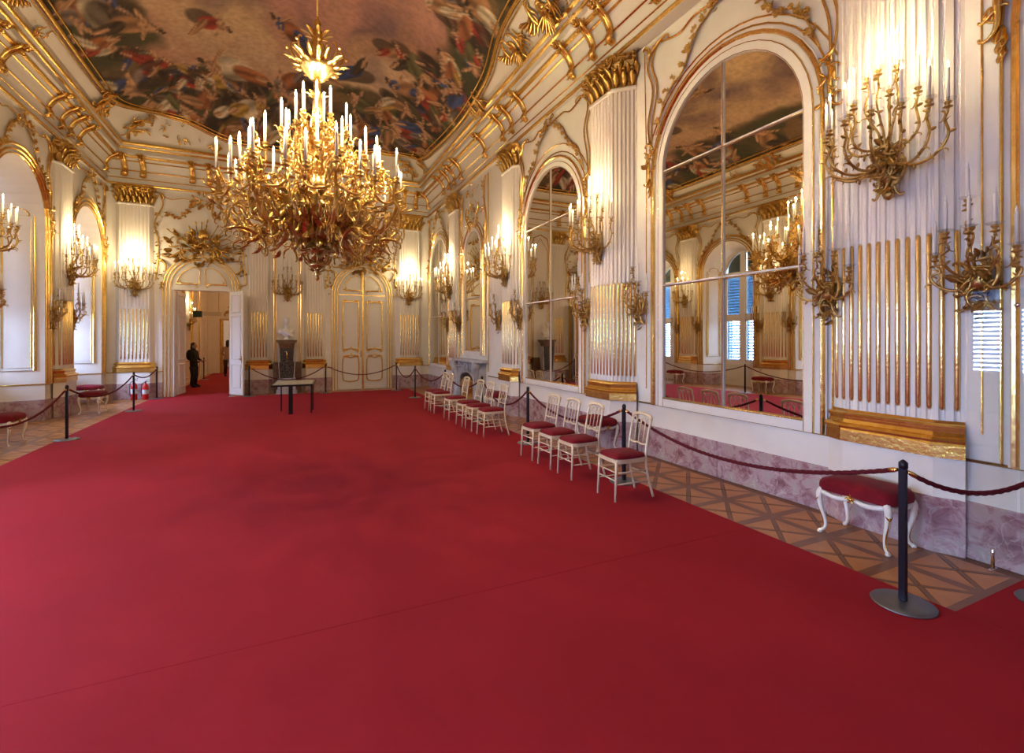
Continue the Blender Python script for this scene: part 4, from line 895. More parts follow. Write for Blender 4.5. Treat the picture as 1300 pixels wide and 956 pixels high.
# trophies and stucco over the doors
rng = random.Random(31)
for x in (-2.32, 2.45):
    mb = MB(); z = 4.55
    for k in range(30):
        g = R(rng.uniform(-80, 80)); L = rng.uniform(.5, 1.12); mb.tube([(math.sin(g)*.12, -.05, z-.15+math.cos(g)*.1), (math.sin(g)*L, -.08-rng.random()*.05, z-.2+math.cos(g)*L*.9)], [.02, .010], 5); mb.leaf((math.sin(g)*L, -.08, z-.2+math.cos(g)*L*.9), (math.sin(g), -.1, math.cos(g)), (0, -1, 0), .12, .05, .1)
    mb.rocaille(rng, 0, z-.05, 1.9, .85, 95, .27, -.03, .17, .022, .55); mb.rocaille(rng, 0, z+.12, .5, .5, 20, .2, -.1, .12, .02, .5)
    mb.lathe([(.02, .30), (.10, .27), (.14, .18), (.15, .06), (.11, .0)], 12, (0.05, -.14, z+.25), 1, .8)
    for s_ in (-1, 1):
        mb.scroll('S', s_*.62, z-.22, .75, s_*-.55, .032, -.04, s_, 1); mb.scroll('C', s_*.98, 3.95, .34, s_*1.2, .03, -.03, s_, 1)
        for k in range(7): mb.rocaille(rng, s_*1.10, 5.35-.32*k, .16, .3, 6, .14, -.02, .06, .014, .8)
    mb.obj('gilt_trophy', 'golddk', wall_e, (x, YE, 0))
    mb = MB()
    for s_ in (-1, 1):
        rib(mb, [(s_*1.18, 3.5), (s_*1.10, 4.5), (s_*1.20, 5.2), (s_*1.0, 5.75), (s_*1.08, 6.12)], .04, .03); rib(mb, [(s_*1.08, 6.08), (s_*.8, 5.95), (s_*.5, 6.02), (s_*.15, 5.98)], .03, .024)
        garland(mb, [(s_*.98, 5.55), (s_*.7, 5.42), (s_*.42, 5.55), (s_*.18, 5.95)], rng, .12, .06); mb.scroll('C', s_*1.04, 6.02, .24, s_, .03, -.02, s_, 1)
    mb.rocaille(rng, 0, 5.98, .55, .40, 20, .2, -.03, .12, .018, .5); mb.obj('gilt_stucco', 'gold', wall_e, (x, YE, 0))
# niche frame behind the bust
mb = MB()
for s_ in (-1, 1): mb.mould([(s_*.40, 1.0), (s_*.40, 5.5), (s_*.32, 5.9), (0, 6.05)], .05, .05); mb.mould([(s_*.33, 1.0), (s_*.33, 5.4), (0, 5.9)], .02, .02)
mb.obj('gilt_niche_frame', 'goldb', wall_e, (.06, YE, 0))
MB().bbox(-.42, .42, -.20, .02, 0, 1.0, .006).obj('niche_plinth', 'brown', wall_e, (.06, YE, 0))
for x, h in ((-3.99, 0), (4.08, 0), (-.77, 0), (.89, 0)): pass

# ------------------------------------------------------------------ fireplace
fp = thing('fireplace', 'carved grey-white marble fireplace below the narrow gilt mirror', 'fireplace', (XR, 12.78, 0), WR['R'])
W2 = 1.05
MB().slab(cr([(-W2-.08, .0), (-W2-.08, -.22), (-W2+.1, -.34), (-.45, -.30), (0, -.36), (.45, -.30), (W2-.1, -.34), (W2+.08, -.22), (W2+.08, .0)], 3), 1.12, 1.19).obj('mantel_shelf', 'fire', fp)
mb = MB(); n = 12; A = [(-.60, 0), (-.60, .60)]+[(-.60*math.cos(PI*k/n), .60+.24*math.sin(PI*k/n)) for k in range(1, n)]+[(.60, .60), (.60, 0)]
mb.prism([(-W2+.12, 0)]+[(-W2+.12, 1.12), (W2-.12, 1.12)]+[(W2-.12, 0)]+A[::-1], -.20, -.0); mb.obj('surround', 'fire', fp)
for s_ in (-1, 1):
    mb = MB(); mb.tube([(s_*x, y, z) for x, y, z in cr([(.84, -.20, .02), (.84, -.22, .2), (.80, -.20, .5), (.84, -.26, .8), (.90, -.30, 1.0), (.93, -.28, 1.1)], 4)], [.11]*4+[.085]*8+[.10]*4+[.13]*5, 8)
    mb.bbox(s_*.84-.13, s_*.84+.13, -.30, -.0, 0, .14); mb.scroll('C', s_*.88, .98, .26, s_*1.2, .04, -.26, s_, 1); mb.scroll('C', s_*.82, .34, .24, s_*-1.2, .03, -.24, s_, 1)
    for k in range(4): mb.leaf((s_*.86, -.30, .95-.1*k), (s_*.2, -.2, -1), (0, -1, 0), .2, .1, .2)
    mb.obj('carved_jamb', 'fire', fp)
mb = MB(); mb.rocaille(random.Random(2), 0, .98, .9, .2, 18, .2, -.2, .06, .02, .5); mb.mould(A, .07, .05, -.20); mb.obj('carved_frieze', 'fire', fp)
MB().box(-.62, .62, -.02, -.005, 0, .86).obj('hearth_back', 'soot', fp); MB().bbox(-W2+.05, W2-.05, -.5, -.2, .0, .03).obj('hearth_slab', 'fire', fp)
mb = MB(); mb.box(-.56, .56, -.17, -.15, .04, .62); mb.rect(-.5, .5, .1, .56, .04, .02, -.17); mb.scroll('C', 0, .33, .5, 0, .02, -.17, 1, 1); mb.obj('fire_screen', 'gold', fp)
# ------------------------------------------------------------------ bust and pedestal
pd = thing('pedestal', 'tapering dark green marble pedestal with brown capital, carrying the bust', 'pedestal', (.04, 16.98, 0))
MB().bbox(-.30, .30, -.24, .24, 0, .12, .01).bbox(-.26, .26, -.20, .20, .12, .50, .01).obj('plinth', 'fire', pd)
def taper(z0, z1, a0, b0, a1, b1): return MB().add([(-a0, -b0, z0), (a0, -b0, z0), (a0, b0, z0), (-a0, b0, z0), (-a1, -b1, z1), (a1, -b1, z1), (a1, b1, z1), (-a1, b1, z1)], [(3, 2, 1, 0), (4, 5, 6, 7), (0, 1, 5, 4), (1, 2, 6, 5), (2, 3, 7, 6), (3, 0, 4, 7)])
taper(.50, 1.46, .15, .13, .205, .17).obj('shaft', 'dkmarble', pd)
for s_ in (-1, 1): taper(.50, 1.46, .012, .14, .012, .18).xf(Matrix.Translation((s_*.18, 0, 0)) @ Matrix.Rotation(s_*.055, 4, 'Y') @ Matrix.Translation((0, 0, 0))).obj('grey_edge', 'fire', pd)
MB().add(*[(lambda m: (m.v, m.f))(taper(1.46, 1.60, .21, .17, .23, .19))][0]).obj('necking', 'brown', pd)
MB().bbox(-.25, .25, -.21, .21, 1.60, 1.64).bbox(-.29, .29, -.24, .24, 1.64, 1.69).bbox(-.31, .31, -.25, .25, 1.69, 1.72).obj('capital', 'brown', pd)
mb = MB(); mb.scroll('S', 0, 1.25, .22, PI/2, .014, -.165, 1, 1); [mb.ball((0, -.17, 1.05+.05*k), .014, 6) for k in range(7)]; mb.obj('gilt_mount', 'gold', pd)
mb = MB(); H = 1.72
mb.lathe([(.11, 0), (.12, .02), (.07, .06), (.06, .10), (.10, .12), (.05, .15)], 16, (0, 0, H))
mb.ball((0, 0, H+.25), (.19, .125, .12), 14); mb.ball((-.15, .0, H+.27), (.10, .10, .09), 10); mb.ball((.15, 0, H+.27), (.10, .10, .09), 10); mb.ball((0, -.02, H+.19), (.13, .10, .10), 10)
mb.tube([(0, .01, H+.32), (0, 0, H+.45), (0, -.01, H+.52)], [.075, .058, .058], 10)
mb.ball((0, -.02, H+.60), (.078, .098, .115), 14); mb.ball((0, -.10, H+.565), (.035, .03, .035), 8); mb.ball((0, -.115, H+.60), (.013, .022, .028), 6); mb.ball((0, -.085, H+.52), (.03, .025, .02), 6); mb.ball((0, .03, H+.63), (.085, .092, .098), 12)
for s_ in (-1, 1): mb.ball((s_*.078, .0, H+.595), (.012, .022, .03), 6); mb.ball((s_*.032, -.096, H+.625), (.018, .016, .012), 6)
for k in range(16): g = k*.55; mb.ball((.075*math.cos(g), .02+.07*math.sin(g), H+.665+.012*(k % 3)), .028, 6)
for k in range(5): mb.tube(cr([(-.22+.03*k, -.03, H+.34-.02*k), (-.06+.03*k, -.13, H+.27-.03*k), (.10+.02*k, -.125, H+.20-.02*k), (.2, -.05, H+.16)], 4), .02, 6)
bu = mb.obj('bust', 'statue', None, (.04, 16.98, 0)); tag(bu, 'white marble portrait bust with draped shoulders on the dark pedestal', 'bust')
rm = bu.modifiers.new('fuse', 'REMESH'); rm.mode = 'VOXEL'; rm.voxel_size = .011; rm.use_smooth_shade = True
sm_ = bu.modifiers.new('soften', 'SMOOTH'); sm_.iterations = 3
# ------------------------------------------------------------------ slanted display table
dt = thing('display_table', 'low slanted reading table on black legs standing on the far carpet', 'table', (.15, 12.5, 0))
tp = MB(); tp.add([(-.44, -.32, .655), (.44, -.32, .655), (.54, .36, .70), (-.34, .36, .70), (-.44, -.32, .695), (.44, -.32, .695), (.54, .36, .74), (-.34, .36, .74)], [(3, 2, 1, 0), (4, 5, 6, 7), (0, 1, 5, 4), (1, 2, 6, 5), (2, 3, 7, 6), (3, 0, 4, 7)]); tp.obj('table_top', 'black', dt)
tp = MB(); tp.add([(-.40, -.28, .706), (.41, -.28, .706), (.50, .32, .746), (-.31, .32, .746), (-.40, -.28, .69), (.41, -.28, .69), (.50, .32, .73), (-.31, .32, .73)], [(0, 1, 2, 3), (7, 6, 5, 4), (0, 4, 5, 1), (1, 5, 6, 2), (2, 6, 7, 3), (3, 7, 4, 0)]); tp.obj('text_board', 'board', dt)
for x, y, z1, w_ in ((-.04, -.28, .66, .045), (.40, -.28, .66, .014), (.46, .30, .70, .014), (-.24, .30, .70, .014)): MB().bbox(x-w_, x+w_, y-.02, y+.02, .016, z1, .003).obj('leg', 'black', dt)

# ------------------------------------------------------------------ chairs
def chair_proto():
    t = thing('banquet_chair', '', 'chair'); m = 'chair'
    # local: faces -y, seat z .44
    sh = cr([(-.175, -.20), (-.10, -.225), (.10, -.225), (.175, -.20), (.195, -.05), (.165, .17), (.08, .19), (-.08, .19), (-.165, .17), (-.195, -.05)], 3, True)
    MB().slab(sh, .405, .445).obj('seat_frame', m, t)
    mb = MB(); n = len(sh); vs = []; fs = []; lev = ((.96, .445), (.97, .46), (.90, .482), (.6, .497), (.2, .502))
    for k, z in lev: vs += [(x*k, y*k, z) for x, y in sh]
    for l in range(len(lev)-1):
        for i in range(n): j = (i+1) % n; fs.append((l*n+i, l*n+j, l*n+n+j, l*n+n+i))
    fs.append(tuple((len(lev)-1)*n+i for i in range(n))); mb.add(vs, fs, True).obj('seat_cushion', 'velvet', t)
    for s_ in (-1, 1):
        MB().tube([(s_*.165, -.205, .42), (s_*.168, -.21, .3), (s_*.172, -.225, .0)], [.016, .015, .012], 8).obj('leg', m, t)
        MB().tube(cr([(s_*.165, .27, 0), (s_*.155, .21, .22), (s_*.155, .18, .42), (s_*.155, .20, .62), (s_*.158, .25, .86)], 5), .0135, 8).obj('rear_leg', m, t)
        for z in (.18, .30): MB().tube([(s_*.168, -.218, z), (s_*.157, .215-.02*(z > .2), z)], .0075, 6).obj('stretcher', m, t)
    for z in (.22, .31): MB().tube([(-.169, -.216, z), (.169, -.216, z)], .0075, 6).obj('stretcher', m, t)
    MB().tube([(-.155, .21, .25), (.155, .21, .25)], .0075, 6).obj('stretcher', m, t)
    def yb(z): return .18+.07*((z-.42)/.44)**1.6
    # crest rail with pointed loops, lower back rail, spindles
    mb = MB(); c = cr([(-.165, yb(.84), .84), (-.13, yb(.87), .875), (0, yb(.89), .89), (.13, yb(.87), .875), (.165, yb(.84), .84)], 4); mb.tube(c, [.014]+[.02]*(len(c)-2)+[.014], 8)
    for k in range(4):
        x0, x1 = -.155+.0775*k, -.155+.0775*(k+1); xm = (x0+x1)/2; mb.tube(cr([(x0+.003, yb(.79), .785), (x0+.012, yb(.83), .825), (xm, yb(.855), .85), (x1-.012, yb(.83), .825), (x1-.003, yb(.79), .785)], 3), .007, 6)
    mb.obj('crest_rail', m, t)
    MB().tube(cr([(-.153, yb(.58), .575), (-.07, yb(.58)-.005, .562), (0, yb(.58)-.005, .575), (.07, yb(.58)-.005, .562), (.153, yb(.58), .575)], 3), .011, 6).obj('back_rail', m, t)
    for x in (-.0775, 0, .0775): MB().tube([(x, yb(.57), .572), (x, yb(.72), .70), (x, yb(.80), .80)], .0065, 6).obj('spindle', m, t)
    return t
cpr = chair_proto()
CH = [(4.31, .06, 'nearest gilt chair with red seat, standing alone by the rope post'), (5.19, .02, 'gilt chair, nearest of the group of three before the red stool'), (5.72, 0, 'gilt chair in the middle of the group of three before the red stool'), (6.25, -.02, 'gilt chair, farthest of the group of three, next to the rope post'),
      (8.03, .03, 'gilt chair, nearest of the far row of six'), (8.64, 0, 'gilt chair, second nearest of the far row of six'), (9.17, -.02, 'gilt chair, third nearest of the far row of six, before the fireplace'), (9.99, .0, 'gilt chair, fourth nearest of the far row of six, before the fireplace'), (11.07, .03, 'gilt chair, second farthest of the far row of six'), (11.55, -.01, 'gilt chair, farthest of all along the carpet edge')]
for i, (y, a, lab) in enumerate(CH):
    o = cpr if i == 0 else copy_tree(cpr)
    o.location = (3.40-.005*i*(i > 3), y, .0185); o.rotation_euler = (0, 0, -PI/2-a); tag(o, lab, 'chair', 'gilt chairs along the right carpet edge')

# ------------------------------------------------------------------ velvet stools
def stool_proto():
    t = thing('velvet_stool', '', 'stool')
    def rr(a, b, r, n=4):
        p = []
        for cx, cy, g0 in ((a-r, b-r, 0), (-a+r, b-r, 90), (-a+r, -b+r, 180), (a-r, -b+r, 270)):
            for k in range(n+1): g = R(g0+90*k/n); p.append((cx+r*math.cos(g), cy+r*math.sin(g)))
        return p
    mb = MB(); lev = [(1, .40), (1.02, .43), (1.0, .465), (.94, .49), (.75, .51), (.4, .522), (.1, .525)]; base = rr(.30, .21, .09); n = len(base); vs = []; fs = []
    for k, z in lev: vs += [(x*k, y*k, z) for x, y in base]
    for l in range(len(lev)-1):
        for i in range(n): j = (i+1) % n; fs.append((l*n+i, l*n+j, l*n+n+j, l*n+n+i))
    fs.append(tuple((len(lev)-1)*n+i for i in range(n))); mb.add(vs, fs, True).obj('cushion', 'velvet', t)
    for (x0, y0, x1, y1) in ((-.25, -.19, .25, -.19), (.25, .19, -.25, .19), (.27, -.16, .27, .16), (-.27, .16, -.27, -.16)):
        pts = [(x0+(x1-x0)*k/12, y0+(y1-y0)*k/12, .385-.028*abs(math.sin(2*PI*k/12))-.0) for k in range(13)]; MB().tube(pts, .022, 6).obj('apron_rail', 'stoolwhite', t)
        g = MB(); L = math.hypot(x1-x0, y1-y0); nn = Vector(((y1-y0)/L, -(x1-x0)/L, 0)); c = Vector(((x0+x1)/2, (y0+y1)/2, .385))+nn*.02
        g.ball(c, (.022, .022, .018), 6); [g.leaf(c, (math.cos(q)*(x1-x0)/L, math.cos(q)*(y1-y0)/L, math.sin(q)), nn, .045, .02, .2) for q in (0, .6, 1.57, 2.5, PI, 4.2, 5.2)]; g.obj('gilt_shell', 'gold', t)
    for sx in (-1, 1):
        for sy in (-1, 1):
            P = cr([(.245, .165, .41), (.275, .190, .36), (.268, .186, .26), (.238, .163, .12), (.245, .168, .05), (.275, .19, .025)], 4); n = len(P)
            lg = MB().tube([(sx*x, sy*y, z) for x, y, z in P], [.034-.020*min(1, i/(n*.6)) for i in range(n)], 8).ball((sx*.272, sy*.188, .02), (.022, .022, .02), 7).obj('leg', 'stoolwhite', t)
            g = MB(); g.tube([(sx*(x+.012), sy*(y+.012), z) for x, y, z in P[1:]], .006, 5); g.leaf((sx*.275, sy*.19, .38), (sx*.1, sy*.1, -1), (sx, sy, 0), .10, .05, .2); g.obj('gilt_edge', 'gold', lg)
    return t
spr = stool_proto()
ST = [(4.56, 2.48, PI/2, 'nearest red velvet stool with white cabriole legs, by the marble plinth'), (4.52, 6.4, PI/2, 'red velvet stool behind the group of three chairs'), (4.50, 10.4, PI/2, 'red velvet stool behind the far row of chairs'),
      (-4.22, 10.75, PI/2, 'red velvet stool cut by the left picture edge'), (-4.12, 14.55, PI/2, 'red velvet stool beside the left-hand pilaster'), (-4.78, 16.5, 0, 'red velvet stool in the window niche by the fire extinguishers')]
for i, (x, y, a, lab) in enumerate(ST):
    o = spr if i == 0 else copy_tree(spr); o.location = (x, y, .001); o.rotation_euler = (0, 0, a); tag(o, lab, 'stool', 'red velvet stools along the walls')

# ------------------------------------------------------------------ rope barrier
def post_proto():
    t = thing('rope_post', '', 'rope post')
    MB().lathe([(.175, 0), (.178, .006), (.172, .012), (.10, .018), (.03, .022)], 32).obj('base_plate', 'basegrey', t)
    MB().bbox(-.018, .018, -.018, .018, .02, .90, .003).obj('post', 'postblue', t); MB().box(-.0195, -.006, -.0195, .0195, .03, .88).obj('edge_strip', 'black', t)
    MB().lathe([(.02, .885), (.026, .89), (.026, .925), (.02, .932), (.012, .94), (.004, .945)], 12).obj('cap', 'black', t)
    return t
ppr = post_proto()
POSTS = {'R0': (4.54, 1.34, 'dark rope post at the right picture edge, by the glass screens'), 'R1': (3.66, 1.76, 'nearest dark rope post with a large round base, in front of the near stool'), 'R2': (3.73, 4.72, 'dark rope post behind the lone nearest chair'), 'R3': (3.66, 7.15, 'dark rope post just past the group of three chairs'), 'R4': (3.80, 9.58, 'dark rope post in front of the fireplace'),
         'R5': (3.74, 12.0, 'dark rope post behind the two farthest chairs'), 'R6': (3.47, 14.1, 'thin rope post alone near the far right carpet corner'), 'E1': (3.39, 16.35, 'rope post right of the closed arched door'), 'E2': (1.17, 16.55, 'rope post left of the closed arched door'), 'E3': (-.99, 16.55, 'rope post behind the open door leaf'),
         'L0': (-3.38, 17.05, 'rope post right of the fire extinguishers'), 'L1': (-3.30, 14.35, 'rope post in front of the fire extinguishers'), 'L2': (-3.40, 10.75, 'rope post with round base at the left carpet edge'), 'L3': (-3.40, 7.4, 'rope post of the left barrier seen only in the mirror')}
first = True
for k, (x, y, lab) in POSTS.items():
    if lab is None: continue
    o = ppr if first else copy_tree(ppr); first = False; o.location = (x, y, (.016 if -3.53 < x < 3.86 or y < 1.5 else 0.)); tag(o, lab, 'rope post', 'dark posts of the rope barrier')
def rope(a, b, sag, lab, za=.90, zb=.90):
    (x0, y0), (x1, y1) = a, b; L = math.hypot(x1-x0, y1-y0); n = max(24, int(L/.05)); ux, uy = (x1-x0)/L, (y1-y0)/L
    t = thing('barrier_rope', lab, 'rope', ((x0+x1)/2, (y0+y1)/2, 0), 0, 'maroon ropes of the barrier'); mx_, my_ = (x0+x1)/2, (y0+y1)/2
    def c(s_): return Vector((x0+(x1-x0)*s_-mx_, y0+(y1-y0)*s_-my_, za+(zb-za)*s_-4*sag*s_*(1-s_)))
    s0 = .06/L
    mb = MB(); side = Vector((-uy, ux, 0))
    for k in range(3):
        pts = []
        for i in range(n*2+1): s_ = s0+(1-2*s0)*i/(n*2); g = 2*PI*(k/3+s_*L/.16); p = c(s_); pts.append(p+side*math.cos(g)*.0075+Vector((0, 0, 1))*math.sin(g)*.0075)
        mb.tube(pts, .0105, 5)
    mb.obj('rope', 'rope', t)
    for s_, e in ((.028/L, s0+.02/L), (1-.028/L, 1-s0-.02/L)): MB().tube([c(s_), c((s_+e)/2), c(e)], [.010, .017, .017], 8).obj('brass_hook', 'gold', t)
PP = {k: (v[0], v[1]) for k, v in POSTS.items()}
for a, b, sag, lab in (('R0', 'R1', .16, 'maroon rope running from the nearest post out of the right picture edge'), ('R1', 'R2', .27, 'long maroon rope between the nearest post and the lone chair'), ('R2', 'R3', .30, 'maroon rope behind the group of three chairs'), ('R3', 'R4', .38, 'deeply sagging maroon rope past the stool in the far row'), ('R4', 'R5', .28, 'maroon rope in front of the fireplace'), ('R5', 'R6', .3, 'maroon rope behind the farthest chair'), ('R6', 'E1', .36, 'maroon rope across the far right corner'),
    ('E1', 'E2', .32, 'dark rope hanging across the closed arched door'), ('E2', 'E3', .42, 'dark rope in front of the pedestal'), ('L0', 'L1', .16, 'dark rope above the fire extinguishers'), ('L1', 'L2', .30, 'maroon rope along the left carpet edge by the stool'), ('L2', 'L3', .34, 'maroon rope leaving the left picture edge')):
    rope(PP[a], PP[b], sag, lab)

# ------------------------------------------------------------------ glass screens by the right wall
def gscreen(y0, y1, lab):
    t = thing('glass_screen', lab, 'glass screen', (4.80, (y0+y1)/2, 0.017), 0, 'clear glass screens before the right wall'); h = (y1-y0)/2
    MB().bbox(-.004, .004, -h, h, .10, 2.10, .001).obj('glass_pane', 'panel', t)
    for q in (y1-y0 > .6) and (-h+.1, h-.1) or (-.01,):
        MB().lathe([(.012, .012), (.012, .16), (.008, .165)], 8, (0, q, 0)).bbox(-.05, .05, q-.012, q+.012, 0, .014, .003).obj('steel_foot', 'chrome', t)
    MB().lathe([(.016, 0), (.018, .01), (.016, .02)], 10).xf(Matrix.Translation((0, -h+.0, 1.98)) @ Matrix.Rotation(PI/2, 4, 'Y')).obj('steel_clamp', 'chrome', t)
gscreen(1.60, 1.88, 'narrow clear glass screen by the near marble plinth'); gscreen(-.2, 1.58, 'wide clear glass screen at the right picture edge')

# ------------------------------------------------------------------ fire extinguishers
def ext(x, y, h, lab):
    t = thing('fire_extinguisher', lab, 'fire extinguisher', (x, y, .0), 0, 'red fire extinguishers')
    MB().lathe([(.07, 0), (.075, .01), (.078, .03), (.078, h-.1), (.06, h-.04), (.025, h-.01), (.022, h+.02)], 16).obj('cylinder', 'red', t)
    MB().lathe([(.0785, h*.35), (.0790, h*.36), (.0790, h*.62), (.0785, h*.63)], 16).obj('label', 'label', t)
    MB().lathe([(.02, h+.02), (.022, h+.06), (.012, h+.065)], 8).tube([(0, 0, h+.06), (.03, -.02, h+.10), (.10, -.03, h+.11)], .008, 5).tube([(0, 0, h+.05), (.04, -.02, h+.06), (.09, -.03, h+.05)], .007, 5).obj('valve', 'black', t)
    MB().tube(cr([(-.02, 0, h+.04), (-.09, -.01, h-.02), (-.098, -.01, h*.5), (-.09, -.01, h*.2)], 4), .009, 6).obj('hose', 'black', t)
ext(-3.93, 17.12, .50, 'red fire extinguisher, left one behind the rope post'); ext(-3.66, 17.10, .46, 'red fire extinguisher with a pale label, right one of two')

# ------------------------------------------------------------------ the next room beyond the open door
nf = MB().box(-3.6, 1.5, YE+.32, 36, -.1, .0).obj('floor_next_room', 'wlight'); tag(nf, 'floor of the adjoining rooms beyond the open door', 'floor', kind='structure')
c2 = MB().bbox(-3.32, .6, YE+.34, 35, .0, .014, .004).obj('red_carpet', 'carpet'); tag(c2, 'red carpet runner in the room beyond the open door', 'carpet')
nw = MB(); nw.box(-3.75, -3.55, YE+.32, 28.6, 0, 5); nw.box(1.5, 1.7, YE+.32, 36, 0, 5); nw.box(-3.75, -2.95, 28.6, 28.8, 0, 5); nw.box(-1.6, 1.5, 28.6, 28.8, 0, 5); nw.box(-2.95, -1.6, 28.6, 28.8, 2.75, 5); nw.box(-4.2, 1.7, 36, 36.2, 0, 5); nw.box(-4.2, -4.0, 28.8, 36, 0, 5); nw.box(-4.2, 1.7, YE+.32, 36.2, 5, 5.1)
nwo = tag(nw.obj('wall_next_room', 'white'), 'ivory panelled walls of the room seen through the open door', 'wall', kind='structure')
mb = MB()
for y0, y1 in ((18.6, 20.0), (20.3, 21.9), (22.2, 23.8), (24.1, 25.9)): mb.rect(y0-22, y1-22, 1.05, 4.3, .05, .03); mb.rect(y0-22+.12, y1-22-.12, 1.17, 4.18, .02, .02); mb.rect(y0-22, y1-22, .2, .85, .04, .03)
mb.obj('gilt_panel_line', 'gold', nwo, (-3.55, 22, 0), PI/2)
mb = MB(); mb.rect(26.3-22, 27.9-22, .0, 2.7, .14, .04); mb.rect(26.5-22, 27.7-22, .2, 1.0, .05, .02); mb.rect(26.5-22, 27.7-22, 1.2, 2.5, .05, .02); mb.obj('closed_side_door', 'doorw', nwo, (-3.55, 22, 0), PI/2)
mb = MB(); mb.mould([(-2.95, 0), (-2.95, 2.75), (-1.6, 2.75), (-1.6, 0)], .16, .05); mb.scroll('S', -2.5, 3.15, .7, .2, .05, 0, 1, 1); mb.scroll('S', -2.0, 3.15, .7, PI-.2, .05, 0, -1, 1); mb.rocaille(random.Random(4), -2.27, 3.3, .9, .4, 16, .25, 0, .1, .02); mb.obj('gilt_door_surround', 'golddk', nwo, (0, 28.6, 0))
t = thing('wall_sconce', 'lit candle sconce on the wall of the room beyond the open door', 'wall sconce', (-3.55, 23.0, 2.35), PI/2, 'sconce of the next room'); ob('backplate', PL_S, t)
for me, r, zc, angs in SMALL:
    for g in angs: candle_parts(ob('sconce_arm', me, t, (0, -.07, 0), R(g)-PI/2), r, zc, True, .24)
point('sconce_light', (0, -.17, .92), 26, t)
point('next_room_fill', (-.8, 20.5, 4.2), 40, None, .05, (1, .52, .20)); point('next_room_fill', (-.8, 25.5, 4.2), 70, None, .05, (1, .52, .20)); point('next_room_fill', (-2.0, 32.5, 4.0), 110, None, .05, (1, .72, .45))  # unseen fill lights for the rooms beyond, without any fixture
es = thing('exit_sign', 'hanging direction sign with a dark box and pale strip in the next room', 'sign', (-2.72, 22.0, 2.75))
MB().bbox(-.45, .45, -.02, .02, -.10, .06, .004).obj('frosted_strip', 'signlite', es); MB().bbox(-.50, -.20, -.03, .03, -.16, .08, .004).obj('dark_box', 'sign', es); MB().box(-.40, -.39, -.005, .005, .08, 2.25).box(.35, .36, -.005, .005, .06, 2.25).obj('hanger', 'black', es)
nb = thing('rope_post', 'rope post standing in the next room beyond the visitors', 'rope post', (-3.15, 24.2, .014)); [ob(c.name.split('.')[0], c.data, nb) for c in ppr.children]
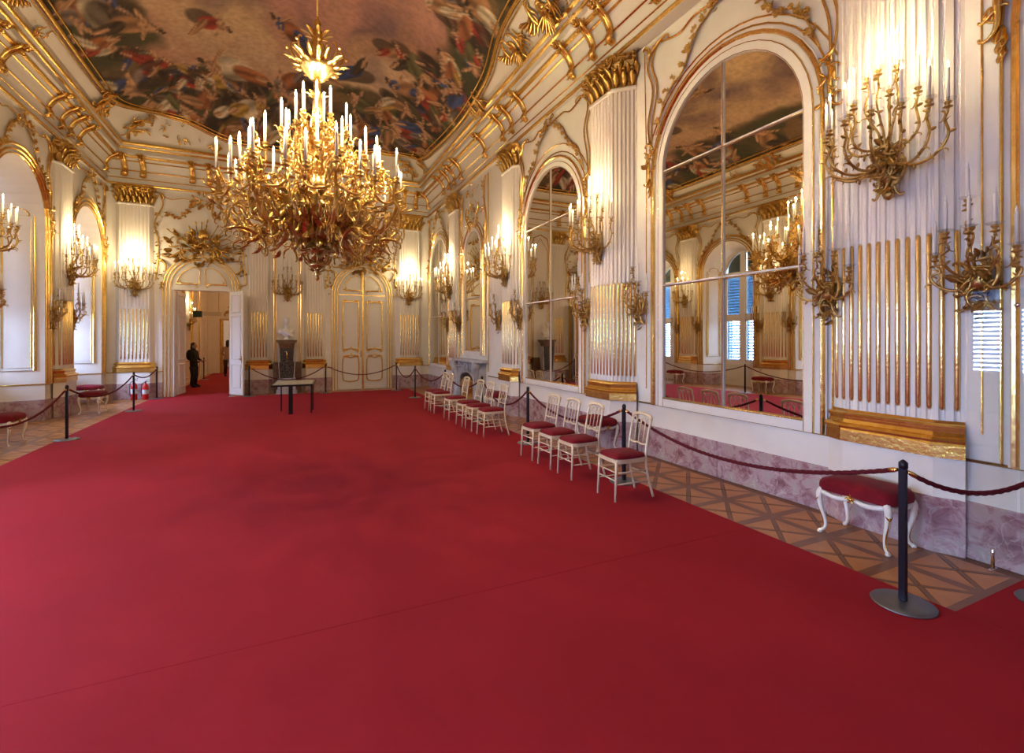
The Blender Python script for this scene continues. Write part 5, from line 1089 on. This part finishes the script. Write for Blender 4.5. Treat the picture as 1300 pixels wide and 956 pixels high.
# ------------------------------------------------------------------ visitors
def person(name, lab, loc, rz, joints, mats, hgt):
    t = thing('person', lab, 'person', loc, rz, 'visitors in the next room')
    def skin(nm, V, E_, m, sub=2):
        me = bpy.data.meshes.new(nm); me.from_pydata([v[:3] for v in V], E_, []); o = ob(nm, me, t); me.materials.append(M[m])
        sk = o.modifiers.new('skin', 'SKIN'); sk.use_smooth_shade = True
        for i, v in enumerate(V): me.skin_vertices[0].data[i].radius = (v[3], v[4] if len(v) > 4 else v[3])
        me.skin_vertices[0].data[0].use_root = True
        s_ = o.modifiers.new('sub', 'SUBSURF'); s_.levels = sub; s_.render_levels = sub; return o
    k = hgt/1.7
    V = [(0, 0, .93, .15, .12), (0, .01, 1.12, .14, .10), (0, .01, 1.32, .17, .11), (0, 0, 1.44, .07), (0, -.01, 1.52, .052),
         (.10, 0, .86, .10), (.11, -.03, .48, .07), (.11, .01, .10, .05), (.12, -.12, .05, .04),
         (-.10, 0, .86, .10), (-.10, -.01, .48, .07), (-.10, .04, .10, .05), (-.11, -.09, .05, .04),
         (.19, 0, 1.38, .065), (.25, -.02, 1.10, .05), (.20, -.22, .98, .04), (.14, -.30, 1.02, .03),
         (-.19, 0, 1.38, .065), (-.25, -.02, 1.10, .05), (-.20, -.20, .96, .04), (-.13, -.28, 1.0, .03)]
    E_ = [(0, 1), (1, 2), (2, 3), (3, 4), (0, 5), (5, 6), (6, 7), (7, 8), (0, 9), (9, 10), (10, 11), (11, 12), (2, 13), (13, 14), (14, 15), (15, 16), (2, 17), (17, 18), (18, 19), (19, 20)]
    b = skin('body', [(v[0]*k, v[1]*k, v[2]*k)+tuple(q*k for q in v[3:]) for v in V], E_, mats[0])
    sk = skin('skirt_of_coat', [(0, 0, 1.0*k, .17*k, .13*k), (0, 0, .72*k, .19*k, .15*k)], [(0, 1)], mats[0], 2)
    lg = MB()
    for s_ in (-1, 1): lg.tube([(s_*.10*k, 0, .80*k), (s_*.105*k, -.02*k, .48*k), (s_*.11*k, .02*k, .10*k)], [.105*k, .08*k, .065*k], 10)
    lg.obj('trousers', mats[1], t)
    for s_ in (-1, 1): MB().ball((s_*.115*k, -.06*k, .045*k), (.05*k, .13*k, .045*k), 10).obj('shoe', 'black', t)
    hd = MB().ball((0, -.02*k, 1.60*k), (.075*k, .092*k, .112*k), 14).ball((0, -.115*k, 1.59*k), (.012*k, .02*k, .025*k), 6).ball((0, -.098*k, 1.545*k), (.024*k, .012*k, .008*k), 6)
    for s_ in (-1, 1): hd.ball((s_*.076*k, -.01*k, 1.595*k), (.012*k, .02*k, .03*k), 6); hd.ball((s_*.03*k, -.1*k, 1.615*k), (.014*k, .01*k, .008*k), 6)
    hd.obj('head', 'skin', t)
    hr = MB().ball((0, .02*k, 1.635*k), (.09*k, .098*k, .105*k), 12).ball((0, .06*k, 1.52*k), (.085*k, .06*k, .14*k), 12); hr.obj('hair', 'hair', t)
    for s_ in (-1, 1):
        h = MB(); x, y, z = s_*.125*k, -.31*k, 1.02*k; h.ball((x, y, z), (.024*k, .04*k, .03*k), 8)
        for j in range(4): h.tube([(x-s_*.0+(.012*j-.018)*k, y-.03*k, z+.005*k), (x+(.012*j-.018)*k, y-.065*k, z-.005*k), (x+(.012*j-.018)*k, y-(.085-.008*abs(j-1.5))*k, z-.03*k)], .0075*k, 5)
        h.tube([(x-s_*.02*k, y-.0*k, z), (x-s_*.04*k, y-.03*k, z+.01*k), (x-s_*.035*k, y-.055*k, z)], .008*k, 5); h.obj('hand', 'skin', t)
    return t
p1 = person('p', 'visitor in black coat standing in the doorway of the next room, looking down', (-2.98, 20.55, .014), R(70), None, ('coat', 'coat'), 1.58)
p2 = person('p', 'visitor in a tan coat walking away through the far doorway', (-2.42, 25.9, .014), R(170), None, ('tan', 'jeans'), 1.66)
MB().ball((0, .155, 1.16), (.14, .085, .20), 12).obj('backpack', 'coat', p1)
